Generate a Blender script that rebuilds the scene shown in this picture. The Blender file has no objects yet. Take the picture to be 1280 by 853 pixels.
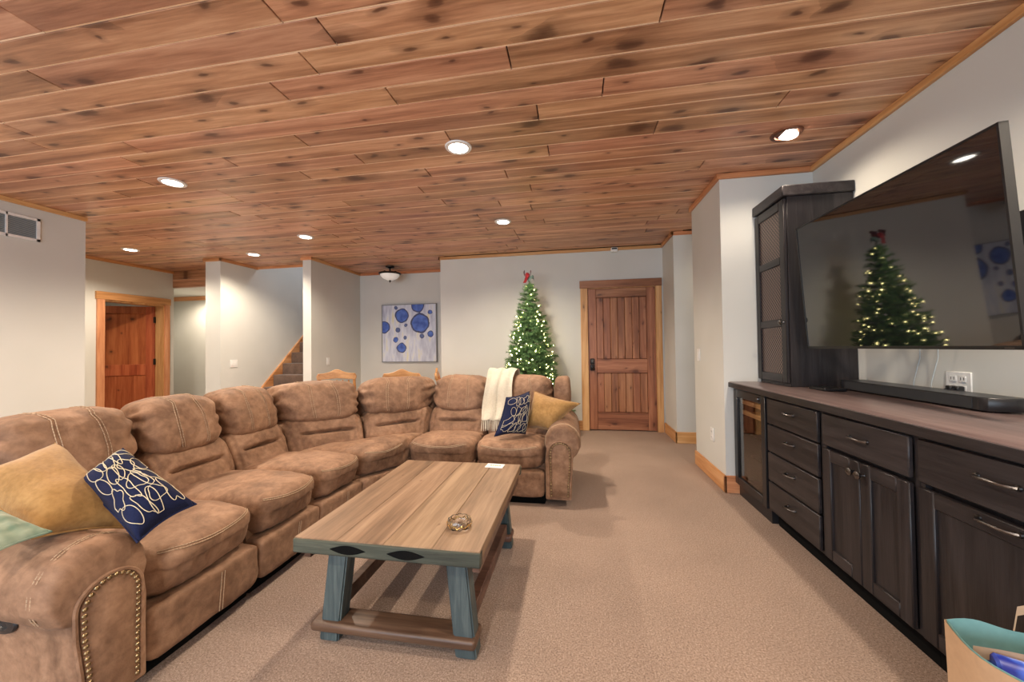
import bpy, bmesh, math, random
from mathutils import Vector, Matrix, noise
random.seed(7)
R = math.radians
SC = bpy.context.scene
COL = SC.collection
PI = math.pi
CZ = 2.56            # ceiling height

# ------------------------------------------------------------------ camera, light, exposure
cam_d = bpy.data.cameras.new('camera'); cam = bpy.data.objects.new('camera', cam_d); COL.objects.link(cam)
cam_d.sensor_fit = 'HORIZONTAL'; cam_d.sensor_width = 36; cam_d.lens = 36 * 462 / 1280; cam_d.clip_start = .02
yaw, pit, rol = R(9.75), R(1.0), R(.75)
fw = Vector((-math.sin(yaw) * math.cos(pit), math.cos(yaw) * math.cos(pit), math.sin(pit)))
rt = Vector((math.cos(yaw), math.sin(yaw), 0)); dn = fw.cross(rt)
rt2 = rt * math.cos(rol) + dn * math.sin(rol); dn2 = -rt * math.sin(rol) + dn * math.cos(rol)
mw = Matrix((( rt2.x, -dn2.x, -fw.x, 0), (rt2.y, -dn2.y, -fw.y, 0), (rt2.z, -dn2.z, -fw.z, 1.18), (0, 0, 0, 1)))
cam.matrix_world = mw
SC.camera = cam
w = bpy.data.worlds.new('world'); SC.world = w; w.use_nodes = True
w.node_tree.nodes['Background'].inputs[0].default_value = (.75, .85, 1, 1)
w.node_tree.nodes['Background'].inputs[1].default_value = .6
SC.view_settings.view_transform = 'Standard'; SC.view_settings.look = 'None'
SC.view_settings.exposure = .55; SC.view_settings.gamma = 1; SC.view_settings.use_curve_mapping = False

def area(name, loc, rot, sx, sy, watt, col, spread=180):
    d = bpy.data.lights.new(name, 'AREA'); d.shape = 'RECTANGLE'; d.size = sx; d.size_y = sy
    d.energy = watt; d.color = col; d.spread = R(spread)
    o = bpy.data.objects.new(name, d); COL.objects.link(o); o.location = loc; o.rotation_euler = rot
    return o
# cool daylight fill added at the unseen rear window behind the camera
area('daylight_fill_rear', (-1.6, -2.86, 1.2), (R(90), 0, 0), 4.2, 2.0, 118, (.70, .85, 1.0))
LAMP_W = 90; LAMP_C = (1.0, .84, .66)
def lamp(loc, parent=None, watt=None, ang=150, r=.05, blend=.6, col=LAMP_C):
    d = bpy.data.lights.new('bulb_or_fill_light', 'SPOT'); d.energy = watt or LAMP_W; d.color = col
    d.spot_size = R(ang); d.spot_blend = blend; d.shadow_soft_size = r
    o = bpy.data.objects.new('bulb_or_fill_light', d); COL.objects.link(o); o.location = loc
    if parent is not None:
        o.parent = parent; o.location = Vector(loc) - parent.location
    return o

# ------------------------------------------------------------------ helpers
BASE = {}
class G:
    """collects shapes in one bmesh"""
    def __init__(s): s.bm = bmesh.new()
    def _add(s, vs, fs):
        bv = [s.bm.verts.new(v) for v in vs]
        for f in fs:
            try: s.bm.faces.new([bv[i] for i in f])
            except ValueError: pass
        return bv
    def box(s, x0, x1, y0, y1, z0, z1, bev=0, M=None, seg=1):
        b = bmesh.new(); bmesh.ops.create_cube(b, size=1)
        for v in b.verts:
            v.co = ((x0 + x1) / 2 + v.co.x * (x1 - x0), (y0 + y1) / 2 + v.co.y * (y1 - y0), (z0 + z1) / 2 + v.co.z * (z1 - z0))
        if bev: bmesh.ops.bevel(b, geom=b.edges[:], offset=bev, segments=seg, affect='EDGES', profile=.5)
        s.merge(b, M); return s
    def merge(s, b, M=None):
        b.verts.index_update()
        vs = [(M @ v.co if M else v.co.copy()) for v in b.verts]
        s._add(vs, [[v.index for v in f.verts] for f in b.faces]); b.free()
    def tube(s, pts, r, n=8, closed=False, caps=True):
        pts = [Vector(p) for p in pts]; N = len(pts); rr = r if isinstance(r, (list, tuple)) else [r] * N
        rings = []; up = None
        for i, p in enumerate(pts):
            a = pts[(i - 1) % N] if (closed or i > 0) else p
            b = pts[(i + 1) % N] if (closed or i < N - 1) else p
            t = (b - a)
            if t.length < 1e-9: t = Vector((0, 0, 1))
            t.normalize()
            if up is None: up = Vector((0, 0, 1)) if abs(t.z) < .9 else Vector((1, 0, 0))
            x = up.cross(t)
            if x.length < 1e-6: x = Vector((1, 0, 0)).cross(t)
            x.normalize(); y = t.cross(x); up = y
            rings.append([s.bm.verts.new(p + (x * math.cos(2 * PI * k / n) + y * math.sin(2 * PI * k / n)) * rr[i]) for k in range(n)])
        M = N if closed else N - 1
        for i in range(M):
            A, B = rings[i], rings[(i + 1) % N]
            for k in range(n): s.bm.faces.new((A[k], A[(k + 1) % n], B[(k + 1) % n], B[k]))
        if caps and not closed:
            s.bm.faces.new(rings[0][::-1]); s.bm.faces.new(rings[-1])
        return s
    def lathe(s, prof, c=(0, 0, 0), n=24, M=None):
        c = Vector(c); rings = []
        for (r, z) in prof:
            ring = []
            for k in range(n):
                p = Vector((r * math.cos(2 * PI * k / n), r * math.sin(2 * PI * k / n), z))
                if M: p = M @ p
                ring.append(s.bm.verts.new(p + c))
            rings.append(ring)
        for A, B in zip(rings, rings[1:]):
            for k in range(n): s.bm.faces.new((A[k], A[(k + 1) % n], B[(k + 1) % n], B[k]))
        if prof[0][0] > 1e-5: s.bm.faces.new(rings[0][::-1])
        if prof[-1][0] > 1e-5: s.bm.faces.new(rings[-1])
        return s
    def prism(s, outline, f, d0, d1, bev=0):
        """outline (u,v) list extruded from d0 to d1, f(u,v,d)->xyz"""
        b = bmesh.new()
        A = [b.verts.new(f(u, v, d0)) for u, v in outline]; B = [b.verts.new(f(u, v, d1)) for u, v in outline]
        n = len(outline); b.faces.new(A[::-1]); b.faces.new(B)
        for i in range(n): b.faces.new((A[i], A[(i + 1) % n], B[(i + 1) % n], B[i]))
        bmesh.ops.recalc_face_normals(b, faces=b.faces[:])
        if bev: bmesh.ops.bevel(b, geom=b.edges[:], offset=bev, segments=1, affect='EDGES')
        s.merge(b); return s
    def grid(s, fn, nu, nv, cu=False, cv=False):
        vs = [[s.bm.verts.new(fn(i / (nu if cu else nu - 1), j / (nv if cv else nv - 1))) for j in range(nv)] for i in range(nu)]
        for i in range(nu if cu else nu - 1):
            for j in range(nv if cv else nv - 1):
                s.bm.faces.new((vs[i][j], vs[(i + 1) % nu][j], vs[(i + 1) % nu][(j + 1) % nv], vs[i][(j + 1) % nv]))
        return s
    def blob(s, fmap, k=10, n=4.0, disp=None):
        b = bmesh.new(); bmesh.ops.create_cube(b, size=2)
        bmesh.ops.subdivide_edges(b, edges=b.edges[:], cuts=k - 1, use_grid_fill=True)
        ps = {}
        for v in b.verts:
            p = v.co.copy()
            q = (abs(p.x) ** n + abs(p.y) ** n + abs(p.z) ** n) ** (1 / n)
            p = p / q; ps[v] = p; v.co = fmap(p.x, p.y, p.z)
        if disp:
            bmesh.ops.recalc_face_normals(b, faces=b.faces[:]); b.normal_update()
            mv = {v: v.normal * disp(ps[v], v.co) for v in b.verts}
            for v, d in mv.items(): v.co += d
        s.merge(b); return s

def obj(name, g, mat, parent=None, ang=38, label=None, kind=None):
    bm = g.bm
    bmesh.ops.recalc_face_normals(bm, faces=bm.faces[:])
    me = bpy.data.meshes.new(name)
    if parent is not None:
        off = BASE[parent.name]
        for v in bm.verts: v.co -= off
    bm.to_mesh(me); bm.free()
    if ang: 
        for p in me.polygons: p.use_smooth = True
        me.set_sharp_from_angle(angle=R(ang))
    o = bpy.data.objects.new(name, me); COL.objects.link(o)
    if mat: me.materials.append(mat)
    if parent is not None:
        o.parent = parent; BASE[o.name] = BASE[parent.name]
    else: BASE[o.name] = Vector((0, 0, 0))
    if label: o['label'] = label
    if kind: o['kind'] = kind
    return o
def tag(o, label, cat, group=None, kind=None):
    o['label'] = label; o['category'] = cat
    if group: o['group'] = group
    if kind: o['kind'] = kind
    return o
def thing(name, loc, label, cat, group=None, kind=None):
    o = bpy.data.objects.new(name, None); COL.objects.link(o); o.location = loc; o.empty_display_size = .1
    BASE[o.name] = Vector(loc)
    return tag(o, label, cat, group, kind)
def struct(name, g, mat, label, cat, ang=30):
    return tag(obj(name, g, mat, None, ang), label, cat, None, 'structure')
def sub(o, name, mat, *boxes, bev=.003, label=None):
    g = G()
    for b in boxes: g.box(*b, bev=bev)
    return obj(name, g, mat, o, label=label)
def lerp(a, b, t): return a + (b - a) * t

# ------------------------------------------------------------------ materials
def new_mat(name):
    m = bpy.data.materials.new(name); m.use_nodes = True; nt = m.node_tree
    return m, nt, nt.nodes, nt.links, nt.nodes['Principled BSDF']
def setp(b, **k):
    for a, v in k.items():
        n = {'col': 'Base Color', 'rough': 'Roughness', 'metal': 'Metallic', 'spec': 'Specular IOR Level', 'trans': 'Transmission Weight', 'ior': 'IOR',
             'emit': 'Emission Color', 'es': 'Emission Strength', 'sheen': 'Sheen Weight', 'coat': 'Coat Weight', 'alpha': 'Alpha'}[a]
        b.inputs[n].default_value = (*v, 1) if isinstance(v, tuple) else v
def ramp(N, stops, interp='LINEAR'):
    r = N.new('ShaderNodeValToRGB'); e = r.color_ramp.elements; r.color_ramp.interpolation = interp
    while len(e) < len(stops): e.new(.5)
    for x, (p, c) in zip(e, stops): x.position = p; x.color = (*c, 1) if len(c) == 3 else c
    return r
def mathn(N, L, op, a, b=None, clamp=False):
    n = N.new('ShaderNodeMath'); n.operation = op; n.use_clamp = clamp
    for i, x in enumerate((a, b)):
        if x is None: continue
        if isinstance(x, (int, float)): n.inputs[i].default_value = x
        else: L.new(x, n.inputs[i])
    return n.outputs[0]
def mix(N, L, f, a, b, mode='MIX'):
    n = N.new('ShaderNodeMix'); n.data_type = 'RGBA'; n.blend_type = mode
    for s, x in ((n.inputs[0], f), (n.inputs[6], a), (n.inputs[7], b)):
        if isinstance(x, (int, float)): s.default_value = x
        elif isinstance(x, tuple): s.default_value = (*x, 1)
        else: L.new(x, s)
    return n.outputs[2]
def coords(N, L, scale=(1, 1, 1), rnd=0):
    tc = N.new('ShaderNodeTexCoord'); v = tc.outputs['Object']
    if rnd:
        oi = N.new('ShaderNodeObjectInfo'); c = N.new('ShaderNodeCombineXYZ')
        L.new(mathn(N, L, 'MULTIPLY', oi.outputs['Random'], rnd), c.inputs[0])
        L.new(mathn(N, L, 'MULTIPLY', oi.outputs['Random'], rnd * 3.7), c.inputs[1])
        L.new(mathn(N, L, 'MULTIPLY', oi.outputs['Random'], rnd * 1.9), c.inputs[2])
        a = N.new('ShaderNodeVectorMath'); L.new(v, a.inputs[0]); L.new(c.outputs[0], a.inputs[1]); v = a.outputs[0]
    m = N.new('ShaderNodeMapping'); m.inputs['Scale'].default_value = scale; L.new(v, m.inputs['Vector'])
    return m.outputs[0]
def noisen(N, L, v, scale, detail=4, rough=.55, dist=0):
    n = N.new('ShaderNodeTexNoise'); n.inputs['Scale'].default_value = scale; n.inputs['Detail'].default_value = detail
    n.inputs['Roughness'].default_value = rough; n.inputs['Distortion'].default_value = dist; L.new(v, n.inputs['Vector']); return n.outputs['Fac']
def bump(N, L, b, h, st=.3, dist=.01):
    n = N.new('ShaderNodeBump'); n.inputs['Strength'].default_value = st; n.inputs['Distance'].default_value = dist
    L.new(h, n.inputs['Height']); L.new(n.outputs[0], b.inputs['Normal'])
def plain(name, col, rough=.5, **k):
    m, nt, N, L, b = new_mat(name); setp(b, col=col, rough=rough, **k)
    v = coords(N, L); f = noisen(N, L, v, 40, 3)
    r = ramp(N, [(.3, tuple(c * .93 for c in col)), (.7, tuple(min(1, c * 1.05) for c in col))])
    L.new(f, r.inputs[0]); L.new(r.outputs[0], b.inputs['Base Color'])
    return m
def wood(name, dark, mid, light, axis='x', grain=1.0, rough=.45, knots=0.0, rnd=9.0, var=.25, knotcol=(.09, .03, .015), spec=.4, kscale=2.2, coat=0, flat=None, hue=.012):
    m, nt, N, L, b = new_mat(name); setp(b, rough=rough, spec=spec, coat=coat)
    if coat: b.inputs['Coat Roughness'].default_value = .25
    ax = 'xyz'.index(axis); sc = [9.0 * grain] * 3; sc[ax] = .55 * grain
    v = coords(N, L, tuple(sc), rnd)
    big = noisen(N, L, v, 1.1, 3, .5, .9)
    fine = noisen(N, L, v, 6.5, 5, .65, .4)
    f = mathn(N, L, 'ADD', mathn(N, L, 'MULTIPLY', big, .62), mathn(N, L, 'MULTIPLY', fine, .38))
    r = ramp(N, [(.36, dark), (.5, mid), (.64, light)]); L.new(f, r.inputs[0]); c = r.outputs[0]
    if knots:
        ks = [kscale * 2.1] * 3; ks[ax] = kscale

        kv = coords(N, L, tuple(ks), rnd)
        if flat:
            sx_ = N.new('ShaderNodeSeparateXYZ'); L.new(kv, sx_.inputs[0]); cb = N.new('ShaderNodeCombineXYZ')
            for t_, k_ in enumerate([k_ for k_ in range(3) if 'xyz'[k_] != flat]): L.new(sx_.outputs[k_], cb.inputs[t_])
            kv = cb.outputs[0]
        nz = N.new('ShaderNodeTexNoise'); nz.inputs['Scale'].default_value = 2.0; L.new(kv, nz.inputs['Vector'])
        ad = N.new('ShaderNodeVectorMath'); ad.operation = 'MULTIPLY_ADD'; L.new(nz.outputs['Color'], ad.inputs[0]); ad.inputs[1].default_value = (.35,) * 3; L.new(kv, ad.inputs[2])
        vo = N.new('ShaderNodeTexVoronoi'); vo.voronoi_dimensions = '2D' if flat else '3D'; vo.inputs['Scale'].default_value = 1.0; L.new(ad.outputs[0], vo.inputs['Vector'])
        sr = N.new('ShaderNodeSeparateColor'); L.new(vo.outputs['Color'], sr.inputs[0])
        dd = mathn(N, L, 'MULTIPLY', vo.outputs['Distance'], mathn(N, L, 'ADD', mathn(N, L, 'MULTIPLY', sr.outputs[0], 2.6), .55))
        dd = mathn(N, L, 'ADD', dd, mathn(N, L, 'MULTIPLY', mathn(N, L, 'SUBTRACT', fine, .5), .10))
        k1 = ramp(N, [(.0, (.95, .95, .95)), (knots * .6, (.8, .8, .8)), (knots, (.34, .34, .34)), (knots * 2.6, (0, 0, 0))]); L.new(dd, k1.inputs[0])
        c = mix(N, L, k1.outputs[0], c, knotcol)
    oi = N.new('ShaderNodeObjectInfo')
    hv = N.new('ShaderNodeHueSaturation'); L.new(c, hv.inputs['Color'])
    L.new(mathn(N, L, 'ADD', mathn(N, L, 'MULTIPLY', oi.outputs['Random'], var), 1 - var / 2), hv.inputs['Value'])
    rr = mathn(N, L, 'FRACT', mathn(N, L, 'MULTIPLY', oi.outputs['Random'], 17.3))
    L.new(mathn(N, L, 'ADD', mathn(N, L, 'MULTIPLY', rr, hue * 2), .5 - hue), hv.inputs['Hue'])
    L.new(hv.outputs[0], b.inputs['Base Color'])
    bump(N, L, b, fine, .12, .004)
    return m

M_CEIL = wood('ceiling pine', (.30, .135, .070), (.52, .270, .150), (.72, .43, .265), 'x', 1.0, .42, .15, 13, .26, coat=.2, flat='z', kscale=2.6, hue=.009)
M_TONGUE = plain('pale tongue edge', (.95, .76, .56), .5)
M_TRIM = wood('orange pine trim', (.42, .17, .06), (.58, .27, .11), (.70, .38, .18), 'y', 1.0, .45, .05, 5, .12)
M_TRIMX = wood('orange pine trim across', (.42, .17, .06), (.58, .27, .11), (.70, .38, .18), 'x', 1.0, .45, .05, 5, .12)
M_TRIMZ = wood('orange pine trim upright', (.45, .19, .075), (.62, .31, .14), (.74, .43, .22), 'z', 1.0, .45, .06, 5, .12)
M_DOOR = wood('knotty alder', (.20, .075, .035), (.33, .135, .065), (.46, .215, .11), 'z', 1.0, .42, .10, 11, .16, kscale=3.0, flat='y', hue=.004)
M_DOORX = wood('knotty alder across', (.20, .075, .035), (.33, .135, .065), (.46, .215, .11), 'x', 1.0, .42, .08, 11, .12, flat='y', hue=.004)
M_RDOOR = wood('red alder', (.27, .06, .022), (.42, .11, .04), (.54, .17, .065), 'z', 1.0, .4, .08, 11, .12, kscale=3, flat='x', hue=.004)
M_ESP = wood('espresso oak', (.013, .0115, .013), (.023, .020, .0215), (.036, .031, .033), 'z', 1.6, .36, 0, 7, .2, spec=.3)
M_ESPY = wood('espresso oak lying', (.014, .0125, .014), (.026, .022, .023), (.041, .035, .036), 'y', 1.6, .36, 0, 7, .2, spec=.3)
M_COUNT = wood('counter wood', (.10, .066, .064), (.15, .104, .102), (.20, .145, .14), 'y', 1.2, .3, 0, 0, 0, spec=.6)
M_TBL = wood('weathered table boards', (.115, .070, .040), (.225, .142, .084), (.33, .222, .140), 'y', .8, .5, .03, 6, .08, spec=.35, flat='z', hue=.004)
M_TLEG = wood('weathered table legs with daylight tint', (.022, .033, .036), (.052, .074, .078), (.13, .16, .155), 'z', 1.0, .5, 0, 6, .2)  # bluish daylight cast on the legs is mixed into the wood colour
M_TRAIL = wood('brown table rail', (.04, .020, .013), (.095, .050, .032), (.18, .105, .07), 'x', .9, .4, 0, 6, .2)
M_OAK = wood('honey oak', (.33, .14, .05), (.47, .22, .085), (.58, .31, .14), 'x', 1.2, .4, 0, 6, .1)
M_WHITE = plain('white plastic', (.78, .78, .76), .35)
M_BLACK = plain('black plastic', (.012, .012, .014), .35)
M_BLKMET = plain('oil rubbed bronze', (.03, .026, .025), .3, metal=.8)
M_NICKEL = plain('brushed pewter', (.15, .145, .145), .3, metal=1.0)
M_DARK = plain('recess black', (.006, .006, .006), .9, spec=.05)

def paint():
    m, nt, N, L, b = new_mat('wall paint'); setp(b, rough=.62, spec=.25)
    v = coords(N, L); f = noisen(N, L, v, 1.3, 2); r = ramp(N, [(.35, (.59, .59, .55)), (.65, (.63, .63, .595))]); L.new(f, r.inputs[0]); L.new(r.outputs[0], b.inputs['Base Color'])
    bump(N, L, b, noisen(N, L, v, 160, 2), .06, .002); return m
M_PAINT = paint()
def carpet():
    m, nt, N, L, b = new_mat('carpet pile'); setp(b, rough=.95, spec=.1, sheen=.1)
    v = coords(N, L)
    a = noisen(N, L, v, 150, 4, .8); c = noisen(N, L, v, 650, 2, .6); d = noisen(N, L, v, 2.2, 3, .5); e = noisen(N, L, v, 38, 3, .6)
    f = mathn(N, L, 'ADD', mathn(N, L, 'MULTIPLY', a, .55), mathn(N, L, 'MULTIPLY', c, .45))
    r = ramp(N, [(.39, (.15, .098, .072)), (.5, (.43, .30, .228)), (.61, (.76, .60, .50))]); L.new(f, r.inputs[0])
    r2 = ramp(N, [(.3, (.78, .78, .78)), (.7, (1.0, 1.0, 1.0))]); L.new(mathn(N, L, 'ADD', mathn(N, L, 'MULTIPLY', d, .6), mathn(N, L, 'MULTIPLY', e, .4)), r2.inputs[0])
    L.new(mix(N, L, 1.0, r.outputs[0], r2.outputs[0], 'MULTIPLY'), b.inputs['Base Color'])
    bump(N, L, b, f, .8, .012); return m
M_CARPET = carpet()
def suede():
    m, nt, N, L, b = new_mat('brown suede'); setp(b, rough=.66, spec=.25, sheen=.12)
    b.inputs['Sheen Tint'].default_value = (.9, .7, .55, 1)
    v = coords(N, L)
    a = noisen(N, L, v, 4.5, 5, .62, .7); c = noisen(N, L, v, 28, 4, .6, .3); d = noisen(N, L, v, 240, 2)
    f = mathn(N, L, 'ADD', mathn(N, L, 'MULTIPLY', a, .65), mathn(N, L, 'MULTIPLY', c, .35))
    r = ramp(N, [(.34, (.115, .060, .034)), (.46, (.195, .108, .064)), (.56, (.275, .158, .096)), (.70, (.38, .235, .150))]); L.new(f, r.inputs[0]); L.new(r.outputs[0], b.inputs['Base Color'])
    h = mathn(N, L, 'ADD', mathn(N, L, 'MULTIPLY', c, .8), mathn(N, L, 'MULTIPLY', d, .2)); bump(N, L, b, h, .35, .008); return m
M_SUEDE = suede()
M_STITCH = plain('tan thread', (.40, .28, .18), .7)
M_NAIL = plain('antique brass nailhead', (.30, .22, .12), .3, metal=1.0)
M_EMIT_LAMP = None
def emitter(name, col, st):
    m, nt, N, L, b = new_mat(name); setp(b, col=(.9, .9, .88), emit=col, es=st, rough=.4); return m
M_LENS = emitter('lit lens', (1, .93, .82), 14)
M_BULB = emitter('lit fairy bulb', (1.0, .82, .34), 22)
M_FROST = emitter('frosted bowl glass', (1.0, .93, .85), .12)
M_COPPER = plain('dark copper trim ring', (.22, .09, .05), .35, metal=.7)
def fabric(name, c1, c2, sc=120, rough=.8, sheen=.3, big=6):
    m, nt, N, L, b = new_mat(name); setp(b, rough=rough, spec=.15, sheen=sheen)
    v = coords(N, L); f = mathn(N, L, 'ADD', mathn(N, L, 'MULTIPLY', noisen(N, L, v, big, 3), .6), mathn(N, L, 'MULTIPLY', noisen(N, L, v, sc, 2), .4))
    r = ramp(N, [(.35, c1), (.65, c2)]); L.new(f, r.inputs[0]); L.new(r.outputs[0], b.inputs['Base Color'])
    bump(N, L, b, noisen(N, L, v, sc * 2, 2), .3, .004); return m
M_NAVY = fabric('navy cotton', (.007, .010, .036), (.013, .019, .062), 200, .85, .03)
M_YARN = fabric('cream embroidery yarn', (.55, .46, .30), (.70, .62, .45), 200)
M_MUST = fabric('mustard velvet', (.25, .135, .042), (.40, .23, .082), 60, .6, .2)
M_THROW = fabric('cream knit', (.50, .44, .34), (.63, .58, .47), 90)
M_PLAID = fabric('green stripe cotton', (.09, .15, .10), (.32, .36, .26), 25)
M_STAIRC = fabric('brown stair carpet', (.06, .035, .025), (.17, .105, .075), 160)
M_RED = fabric('red plaid ribbon', (.17, .008, .012), (.30, .02, .025), 50)
M_SAGE = fabric('grey green ribbon', (.06, .10, .085), (.12, .17, .15), 50)
def needles():
    m, nt, N, L, b = new_mat('pine needles'); setp(b, rough=.55, spec=.3)
    v = coords(N, L); f = noisen(N, L, v, 24, 3); r = ramp(N, [(.35, (.05, .13, .05)), (.65, (.15, .27, .09))]); L.new(f, r.inputs[0]); L.new(r.outputs[0], b.inputs['Base Color']); return m
M_NEEDLE = needles()
M_BARK = plain('bark', (.09, .055, .035), .8)
def glass(name, col=(1, 1, 1), rough=0.0):
    m, nt, N, L, b = new_mat(name); setp(b, col=col, trans=1.0, rough=rough, ior=1.45); return m
M_GLASS = glass('clear glass'); 
M_SMOKE = glass('smoked door glass', (.88, .80, .72))
M_SCREEN = plain('glossy black screen', (.006, .007, .009), .035, spec=.5, ior=2.0)
M_PAPER = plain('kraft paper', (.50, .33, .20), .75)
M_TEAL = plain('aqua bag lining', (.20, .40, .39), .6)

# ------------------------------------------------------------------ room shell
Ws = lambda name, b, lab: struct(name, G().box(*b), M_PAINT, lab, 'wall')
struct('floor', G().box(-9, 3.2, -3.0, 8.6, -.1, 0), M_CARPET, 'tan speckled cut pile carpet over the whole room', 'floor')
Ws('wall_right', (1.844, 2.1, -3.0, 3.22, 0, CZ), 'pale grey painted wall behind the television and console')
Ws('wall_right_return', (1.17, 2.1, 3.22, 3.95, 0, CZ), 'pale grey boxed wall corner beside the wine fridge')
Ws('wall_hall_right', (1.19, 3.2, 4.75, 5.6, 0, CZ), 'pale grey wall corner between side passage and plank door')
Ws('wall_passage_end', (3.0, 3.2, 3.2, 4.75, 0, CZ), 'pale grey wall closing the side passage')
Ws('wall_passage_near', (2.1, 3.2, 3.2, 3.95, 0, CZ), 'pale grey near wall of the side passage')
# back wall with a door opening x .175..1.09, z 0..2.0
g = G().box(-2.0, .16, 5.32, 6.35, 0, CZ).box(1.10, 1.19, 5.32, 5.5, 0, CZ).box(.16, 1.10, 5.32, 5.5, 2.01, CZ)
struct('wall_back', g, M_PAINT, 'pale grey back wall behind the christmas tree', 'wall')
Ws('wall_niche', (-3.98, -2.0, 6.15, 6.35, 0, CZ), 'pale grey wall of the dining niche behind the dotted painting')
Ws('wall_stair_partition', (-3.985, -3.85, 4.88, 6.35, 0, CZ), 'thin pale grey partition between staircase and dining niche')
Ws('wall_stair', (-5.43, -5.17, 4.65, 8.6, 0, 4.2), 'pale grey wall along the staircase')
struct('wall_stair_upper', G().box(-3.985, -3.85, 5.3, 8.6, CZ, 4.2).box(-5.2, -3.85, 8.4, 8.6, 0, 4.2).box(-3.985, -3.85, 6.35, 8.6, 0, CZ).box(-5.43, -3.85, 5.2, 5.3, 2.66, 4.2).box(-5.43, -3.85, 5.2, 8.6, 4.2, 4.3),
       M_PAINT, 'pale grey upper walls of the stairwell', 'wall')
g = G().box(-5.1, -4.9, -3.0, 2.957, 0, CZ).box(-7.0, -5.1, 2.76, 2.957, 0, CZ)
struct('wall_left', g, M_PAINT, 'pale grey left wall with the air vent', 'wall')
# wall with the open red door: opening y 4.32..5.12, z 0..1.96
g = G().box(-7.0, -6.8, 2.9, 4.31, 0, CZ).box(-7.0, -6.8, 5.125, 5.27, 0, CZ).box(-7.0, -6.8, 4.31, 5.125, 1.965, CZ)
struct('wall_far_left', g, M_PAINT, 'pale grey wall around the open red door', 'wall')
struct('wall_closet', G().box(-8.8, -8.6, 3.4, 5.27, 0, CZ).box(-8.6, -7.0, 3.4, 3.5, 0, CZ).box(-8.6, -7.0, 5.2, 5.27, 0, CZ).box(-8.8, -7.0, 3.4, 5.27, CZ, CZ + .1), M_PAINT,
       'pale grey walls of the small room behind the red door', 'wall')
Ws('wall_hall_side', (-9.0, -8.8, 5.27, 6.4, 0, CZ), 'pale grey wall closing the short hall')
Ws('wall_hall_end', (-8.8, -5.43, 6.2, 6.4, 0, CZ), 'pale grey end wall of the short hall beside the red door')
struct('ceiling_hall', G().box(-8.8, -5.43, 5.32, 6.2, 2.28, 2.36), M_PAINT, 'white dropped plaster ceiling of the short hall', 'ceiling')
# rear wall with a patio window added for the daylight fill
g = G().box(-5.1, -3.8, -3.1, -2.9, 0, CZ).box(.6, 2.1, -3.1, -2.9, 0, CZ).box(-3.8, .6, -3.1, -2.9, 2.25, CZ).box(-3.8, .6, -3.1, -2.9, 0, .12)
struct('wall_rear', g, M_PAINT, 'pale grey rear wall around the added window', 'wall')
wn = thing('added_window_1', (-1.6, -3.0, .12), 'wide white framed window added in the rear wall for daylight fill', 'window', None, 'structure')
g = G()
for x in (-3.8, -2.33, -.87, .54): g.box(x, x + .06, -3.08, -2.98, .12, 2.25)
g.box(-3.8, .6, -3.08, -2.98, 2.19, 2.25).box(-3.8, .6, -3.08, -2.98, .12, .18)
obj('window_frame', g, M_WHITE, wn)
for x in (-3.74, -2.27, -.81):
    obj('pane', G().box(x, x + 1.4, -3.035, -3.03, .18, 2.19), M_GLASS, wn)

# ceiling : backing board and single planks running across the room
cl = struct('ceiling', G().box(-7.0, 3.2, -3.0, 5.3, 2.585, 2.66).box(-7.0, -5.43, 5.3, 6.4, 2.585, 2.66).box(-3.985, 2.1, 5.3, 6.4, 2.585, 2.66), M_DARK, 'knotty pine tongue and groove board ceiling', 'ceiling')
obj('boards_behind', G().box(-5.1, 2.1, -3.0, .2, CZ, 2.58), M_CEIL, cl, kind='stuff')
PW = .145; Y0 = 1.21 - 7 * PW
JO = [(-2.23, 1.146), (-2.616, 1.44), (-1.194, 1.299), (-0.969, 1.854), (-0.291, 1.705), (-3.483, 1.893), (-2.904, 2.028), (-1.758, 2.153), (-2.462, 2.317), (-3.339, 1.642), (0.375, 1.588),
      (0.166, 1.995), (1.177, 2.272), (0.522, 2.434), (-0.166, 2.536), (0.974, 3.001), (-1.119, 2.726), (-0.522, 2.845), (-3.009, 2.92), (-3.346, 3.184), (-2.111, 3.105), (-1.203, 3.311), (-0.409, 3.598),
      (-3.878, 2.613), (-2.472, 3.486), (-0.318, 4.016)]
row = 0
while True:
    ya = Y0 + row * PW; yb = ya + PW; ym = (ya + yb) / 2
    if ya > 6.2: break
    spans = []
    if ym < 2.9: spans = [(-5.05, 1.95)]
    elif ym < 3.22: spans = [(-6.9, 1.95)]
    elif ym < 3.95: spans = [(-6.9, 1.3)]
    elif ym < 4.75: spans = [(-6.9, 3.1)]
    elif ym < 5.30: spans = [(-6.9, 1.3)]
    else: spans = [(-3.98, -1.95)]
    for (xa, xb) in spans:
        js = [x for x, y in JO if ya <= y < yb]
        cuts = sorted(js)
        x = xa + random.uniform(.5, 2.4)
        pts = [xa] + cuts + [xb]; full = [xa]
        for a, b_ in zip(pts, pts[1:]):
            n = b_ - a
            lim = 3.2 if ym < 3.2 else 2.6
            if n > lim:
                k = int(n // 2.2)
                if k >= 1:
                    for q in range(1, k + 1): full.append(a + n * q / (k + 1) + random.uniform(-.35, .35))
            full.append(b_)
        full = sorted(full)
        for a, b_ in zip(full, full[1:]):
            if b_ - a < .05: continue
            dz = random.uniform(-.0012, .0012)
            g = G(); g.box(a + .0032, b_ - .0032, ya + .0004, yb - .0078, CZ + dz, CZ + .022, bev=.0025); g.box(a + .0032, b_ - .0032, yb - .0081, yb - .0008, CZ + .0022, CZ + .02)
            o = obj('plank', g, M_CEIL, cl, ang=20); o.data.materials.append(M_TONGUE)
            for p in o.data.polygons:
                if p.center.y > yb - .0079 and (p.center.z > CZ + .0020): p.material_index = 1
    row += 1

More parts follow.
